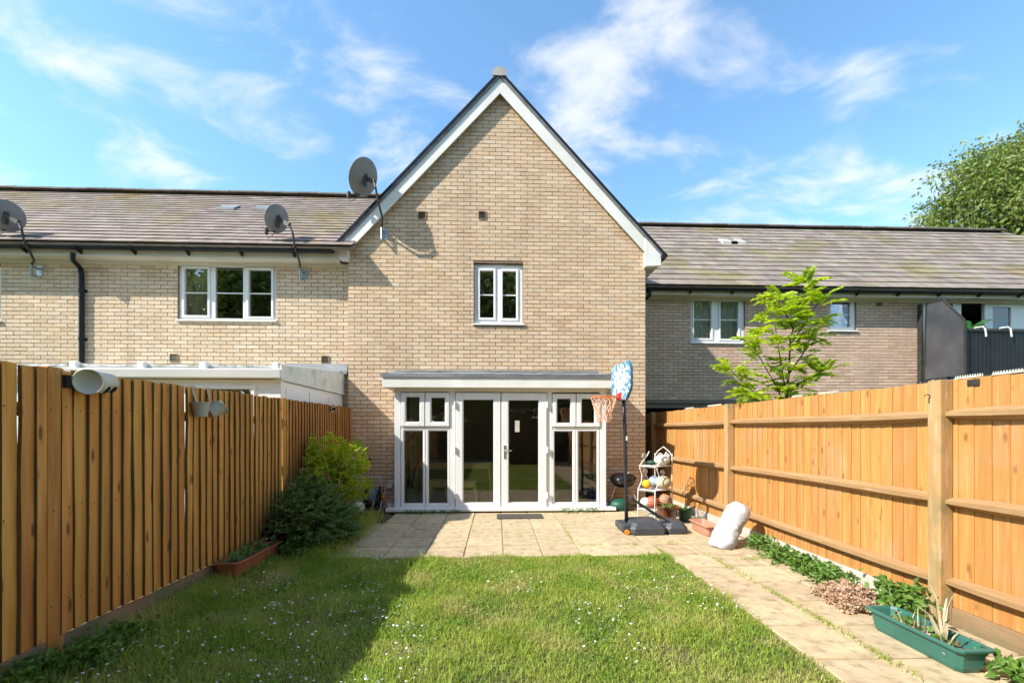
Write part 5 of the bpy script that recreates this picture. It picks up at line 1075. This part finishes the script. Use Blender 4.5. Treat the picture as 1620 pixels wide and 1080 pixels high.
weeds('weed_clump', 'broad-leaved green weeds behind the green trough and dried flower heap', [(3.16, 3.3), (3.2, 3.17), (3.06, 3.08), (3.0, 3.0)], 60, .06, .22, .075)
weeds('weed_clump', 'leafy weeds at the near end of the green trough', [(2.98, 2.28), (2.92, 2.2), (3.02, 2.12)], 50, .06, .12, .07)
weeds('weed_clump', 'thin green weeds under the left half of the bay sill', [(-1.5 + .14 * i, 7.33) for i in range(7)], 22, .04, .06, .035, group='weeds below the bay sill')
weeds('weed_clump', 'thin green weeds under the right half of the bay sill', [(1.15 + .12 * i, 7.33) for i in range(6)], 16, .04, .09, .035, group='weeds below the bay sill')
weeds('weed_clump', 'dark broad-leaved weeds growing at the foot of the left fence nearest the viewer', [(-2.6, 2.55), (-2.55, 2.75), (-2.5, 2.92), (-2.6, 2.4), (-2.42, 2.62)], 90, .06, .13, .05, LEAFM, group='weeds along the left fence')
weeds('weed_clump', 'bright weeds between the red-brown trough and evergreen shrub', [(-2.35, 4.98), (-2.2, 4.95), (-2.3, 5.02)], 70, .08, .22, .06, group='weeds along the left fence')
weeds('heuchera_plant', 'dark purple-leaved plant behind the red-brown trough', [(-2.56, 5.05), (-2.48, 5.05), (-2.52, 5.08)], 80, .05, .30, .07, LEAFP, 'plant', None)
# dried flower heap
parts = []
for k in range(70):
    a = random.uniform(0, 6.28); r0 = .27 * math.sqrt(random.random()); x, y = 2.90 + r0 * math.cos(a) * .75, 3.36 + r0 * math.sin(a) * 1.1; z = .02 + .17 * (1 - r0 / .29) * random.uniform(.4, 1.1); n = 46; d = unit(rng.normal(size=(n, 3)))
    parts.append(leaves(np.array([x, y, z]) + d * .028, d + rng.normal(0, .5, (n, 3)), rng.uniform(.015, .03, n), .022, .3))
V, Fc = cat_(parts); V[:, 2] = np.maximum(V[:, 2], .003); V[:, 0] = np.minimum(V[:, 0], XFR - .03); npmesh('flower_heap', V, Fc, DRYLEAF, None, label='heap of brown dried flower heads by the right fence', cat='dried flowers')
# balcony palm
pl = thing('palm_plant', 'green feathery palm plant standing on the dark balcony', 'plant', (PY(1535, 500, 9.4).x, 9.4, 2.56)); c = PY(1530, 520, 9.4); parts = []
for k in range(13):
    a = random.uniform(-1.2, 1.4); l = random.uniform(.45, .75); s = np.linspace(.15, 1, 18); dirx = math.sin(a); base = np.array([c.x, 9.4, c.z - .1]); Q = base + np.column_stack([s * l * dirx, s * 0 + rng.normal(0, .1) * s, s * l * math.cos(a) * .9 - s ** 2.2 * l * .45])
    for sg in (-1, 1): parts.append(leaves(Q, np.array([dirx, sg * .9, .1]) + rng.normal(0, .1, (18, 3)), .14 * (1.15 - s * .6), .014, .1, .3)); parts.append(leaves(Q, np.array([dirx + sg * .6, .1, -.3 + .5 * (sg > 0)]) + rng.normal(0, .1, (18, 3)), .13 * (1.15 - s * .6), .014, .1, .3))
npmesh('fronds', *cat_(parts), mat('palm_green', (.05, .20, .05), (.08, .26, .08), scale=6, trans=.3), pl)
b = MB(); b.lathe([(.001, 2.565), (.11, 2.565), (.14, 2.85), (.001, 2.85)], (c.x, 9.4, 0), 18); b.tube([(c.x, 9.4, 2.85), (c.x, 9.4, c.z)], .02, 6); b.build('pot', BLACK, pl)
# ================================================================== sapling behind the right fence
sp = thing('sapling_tree', 'bright lime-green ash-like sapling behind the right fence', 'tree', (4.13, 6.0, 0)); Ys = 6.0
Q = lambda px, py, dy=0: tuple(PY(px, py, Ys + dy))
stems = [[(1243, 840), (1243, 640), (1248, 590), (1250, 540), (1262, 490), (1272, 452)], [(1246, 640), (1238, 590), (1230, 540), (1222, 492)], [(1242, 640), (1222, 600), (1200, 562), (1188, 535)], [(1236, 660), (1205, 630), (1175, 605), (1158, 588)], [(1249, 590), (1270, 560), (1285, 530), (1296, 505)], [(1250, 545), (1275, 510), (1296, 475)], [(1246, 620), (1275, 600), (1300, 590)], [(1240, 665), (1215, 640), (1180, 625)], [(1246, 655), (1275, 645), (1300, 635)], [(1255, 520), (1240, 490), (1232, 470)]]
parts = []; b = MB()
for si, st_ in enumerate(stems):
    dys = [random.uniform(-.12, .12) + (k * random.uniform(-.1, .1)) for k in range(len(st_))]; dys[0] = 0
    pts = [Vector(Q(p[0], p[1], dys[k])) for k, p in enumerate(st_)]; m_ = len(pts); b.tube(pts, [max(.004, .022 * (1 - i / m_)) if si == 0 else max(.003, .012 * (1 - i / m_)) for i in range(m_)], 6)
    segs = []; 
    for i in range(m_ - 1):
        if si == 0 and i == 0: continue
        for k in range(6): segs.append((pts[i].lerp(pts[i + 1], k / 6), (pts[i + 1] - pts[i]).normalized()))
    segs += [(pts[-1], (pts[-1] - pts[-2]).normalized())] * 5
    for (p, d) in segs:
      for rep in range(1 if random.random() < .72 else 2):
        a = random.uniform(0, 6.28); rd = Vector((math.cos(a), .55 * math.sin(a), random.uniform(-.3, .8))); rd = (rd + d * .4).normalized(); l = random.uniform(.2, .40); nl = 15; s = np.linspace(.22, 1, nl)
        R0 = np.array(p); rdn = np.array(rd); Qs = R0 + rdn * (s[:, None] * l) + np.array([0, 0, -1]) * (s[:, None] ** 2) * l * .28; sdv = np.cross(rdn, [0, 0, 1]); sdv /= np.linalg.norm(sdv); up = np.cross(sdv, rdn) + rng.normal(0, .5, 3)
        for sg in (-1, 1): parts.append(flat_leaves(Qs, rdn * .45 + sdv * sg + np.array([0, 0, -.15]) + rng.normal(0, .1, (nl, 3)), np.tile(up, (nl, 1)) + rng.normal(0, .45, (nl, 3)), .085 * (1.1 - .45 * np.abs(s - .5)) * rng.uniform(.85, 1.1), .034))
b.build('trunk', BARK, sp); npmesh('crown', *cat_(parts), LEAFS, sp)
# ================================================================== big trees
def tree(label, base, crown, rad, ncl, nlf, size, mt=LEAFT, name='broadleaf_tree', cl=.8, group=None, shell=.55, trunk=.3):
    t = thing(name, label, 'tree', base, group); base = Vector(base); C = np.array(crown); P, D = blob(crown, rad, ncl, shell); b = MB(); ct = Vector(crown)
    b.tube([base, base.lerp(ct, .35) + Vector((.1, .1, 0)), base.lerp(ct, .8)], [trunk, trunk * .75, trunk * .4], 10)
    for i in range(0, ncl, max(1, ncl // 140)): s = base.lerp(ct, random.uniform(.4, .8)); e = Vector(P[i]); b.tube([s, s.lerp(e, .5) + Vector((0, 0, .2)), e], [trunk * .25, trunk * .14, .02], 6)
    b.build('trunk', BARK, t); k = nlf // ncl; idx = np.repeat(np.arange(ncl), k); q = np.clip(rng.normal(size=(len(idx), 3)), -1.5, 1.5) * cl * .5 * np.array([1, 1, .62]); PP = P[idx] + q; DD = rng.normal(0, .7, (len(idx), 3)) + np.array([0, 0, -.25]) + unit(q) * .5
    V, Fc = leaves(PP, DD, rng.uniform(.6, 1.2, len(idx)) * size, size * .55, .15, .15); npmesh('crown', V, Fc, mt, t); return t
c = PY(1690, 330, 21); tree('large broadleaf tree rising behind the right terrace roof', (c.x, 21, 0), (c.x, 21, c.z - 1.9), (7.6, 3.8, 6.4), 480, 100000, .23, shell=.5, cl=1.25)
for k, (x, y, zc_, r_) in enumerate(((-18, -12.5, 7.0, 5.5), (-8.5, -13, 6.6, 5.2), (-.5, -13.5, 7.0, 5.2), (7.5, -12.5, 6.6, 5.0), (16, -13, 7.2, 5.6))):
    tree(['tall tree beyond the gardens mirrored in the left upstairs window', 'broad tree beyond the garden end, mirrored at the left of the patio doors', 'tall tree beyond the garden end mirrored in the gable window', 'leafy tree beyond the shed, mirrored at the right of the patio doors', 'tall tree behind the right gardens mirrored in the right terrace windows'][k], (x, y, 0), (x, y, zc_), (r_, 3, r_ * 1.15), 150, 15000, .5, LEAFT, group='trees mirrored in the windows', cl=1.7)
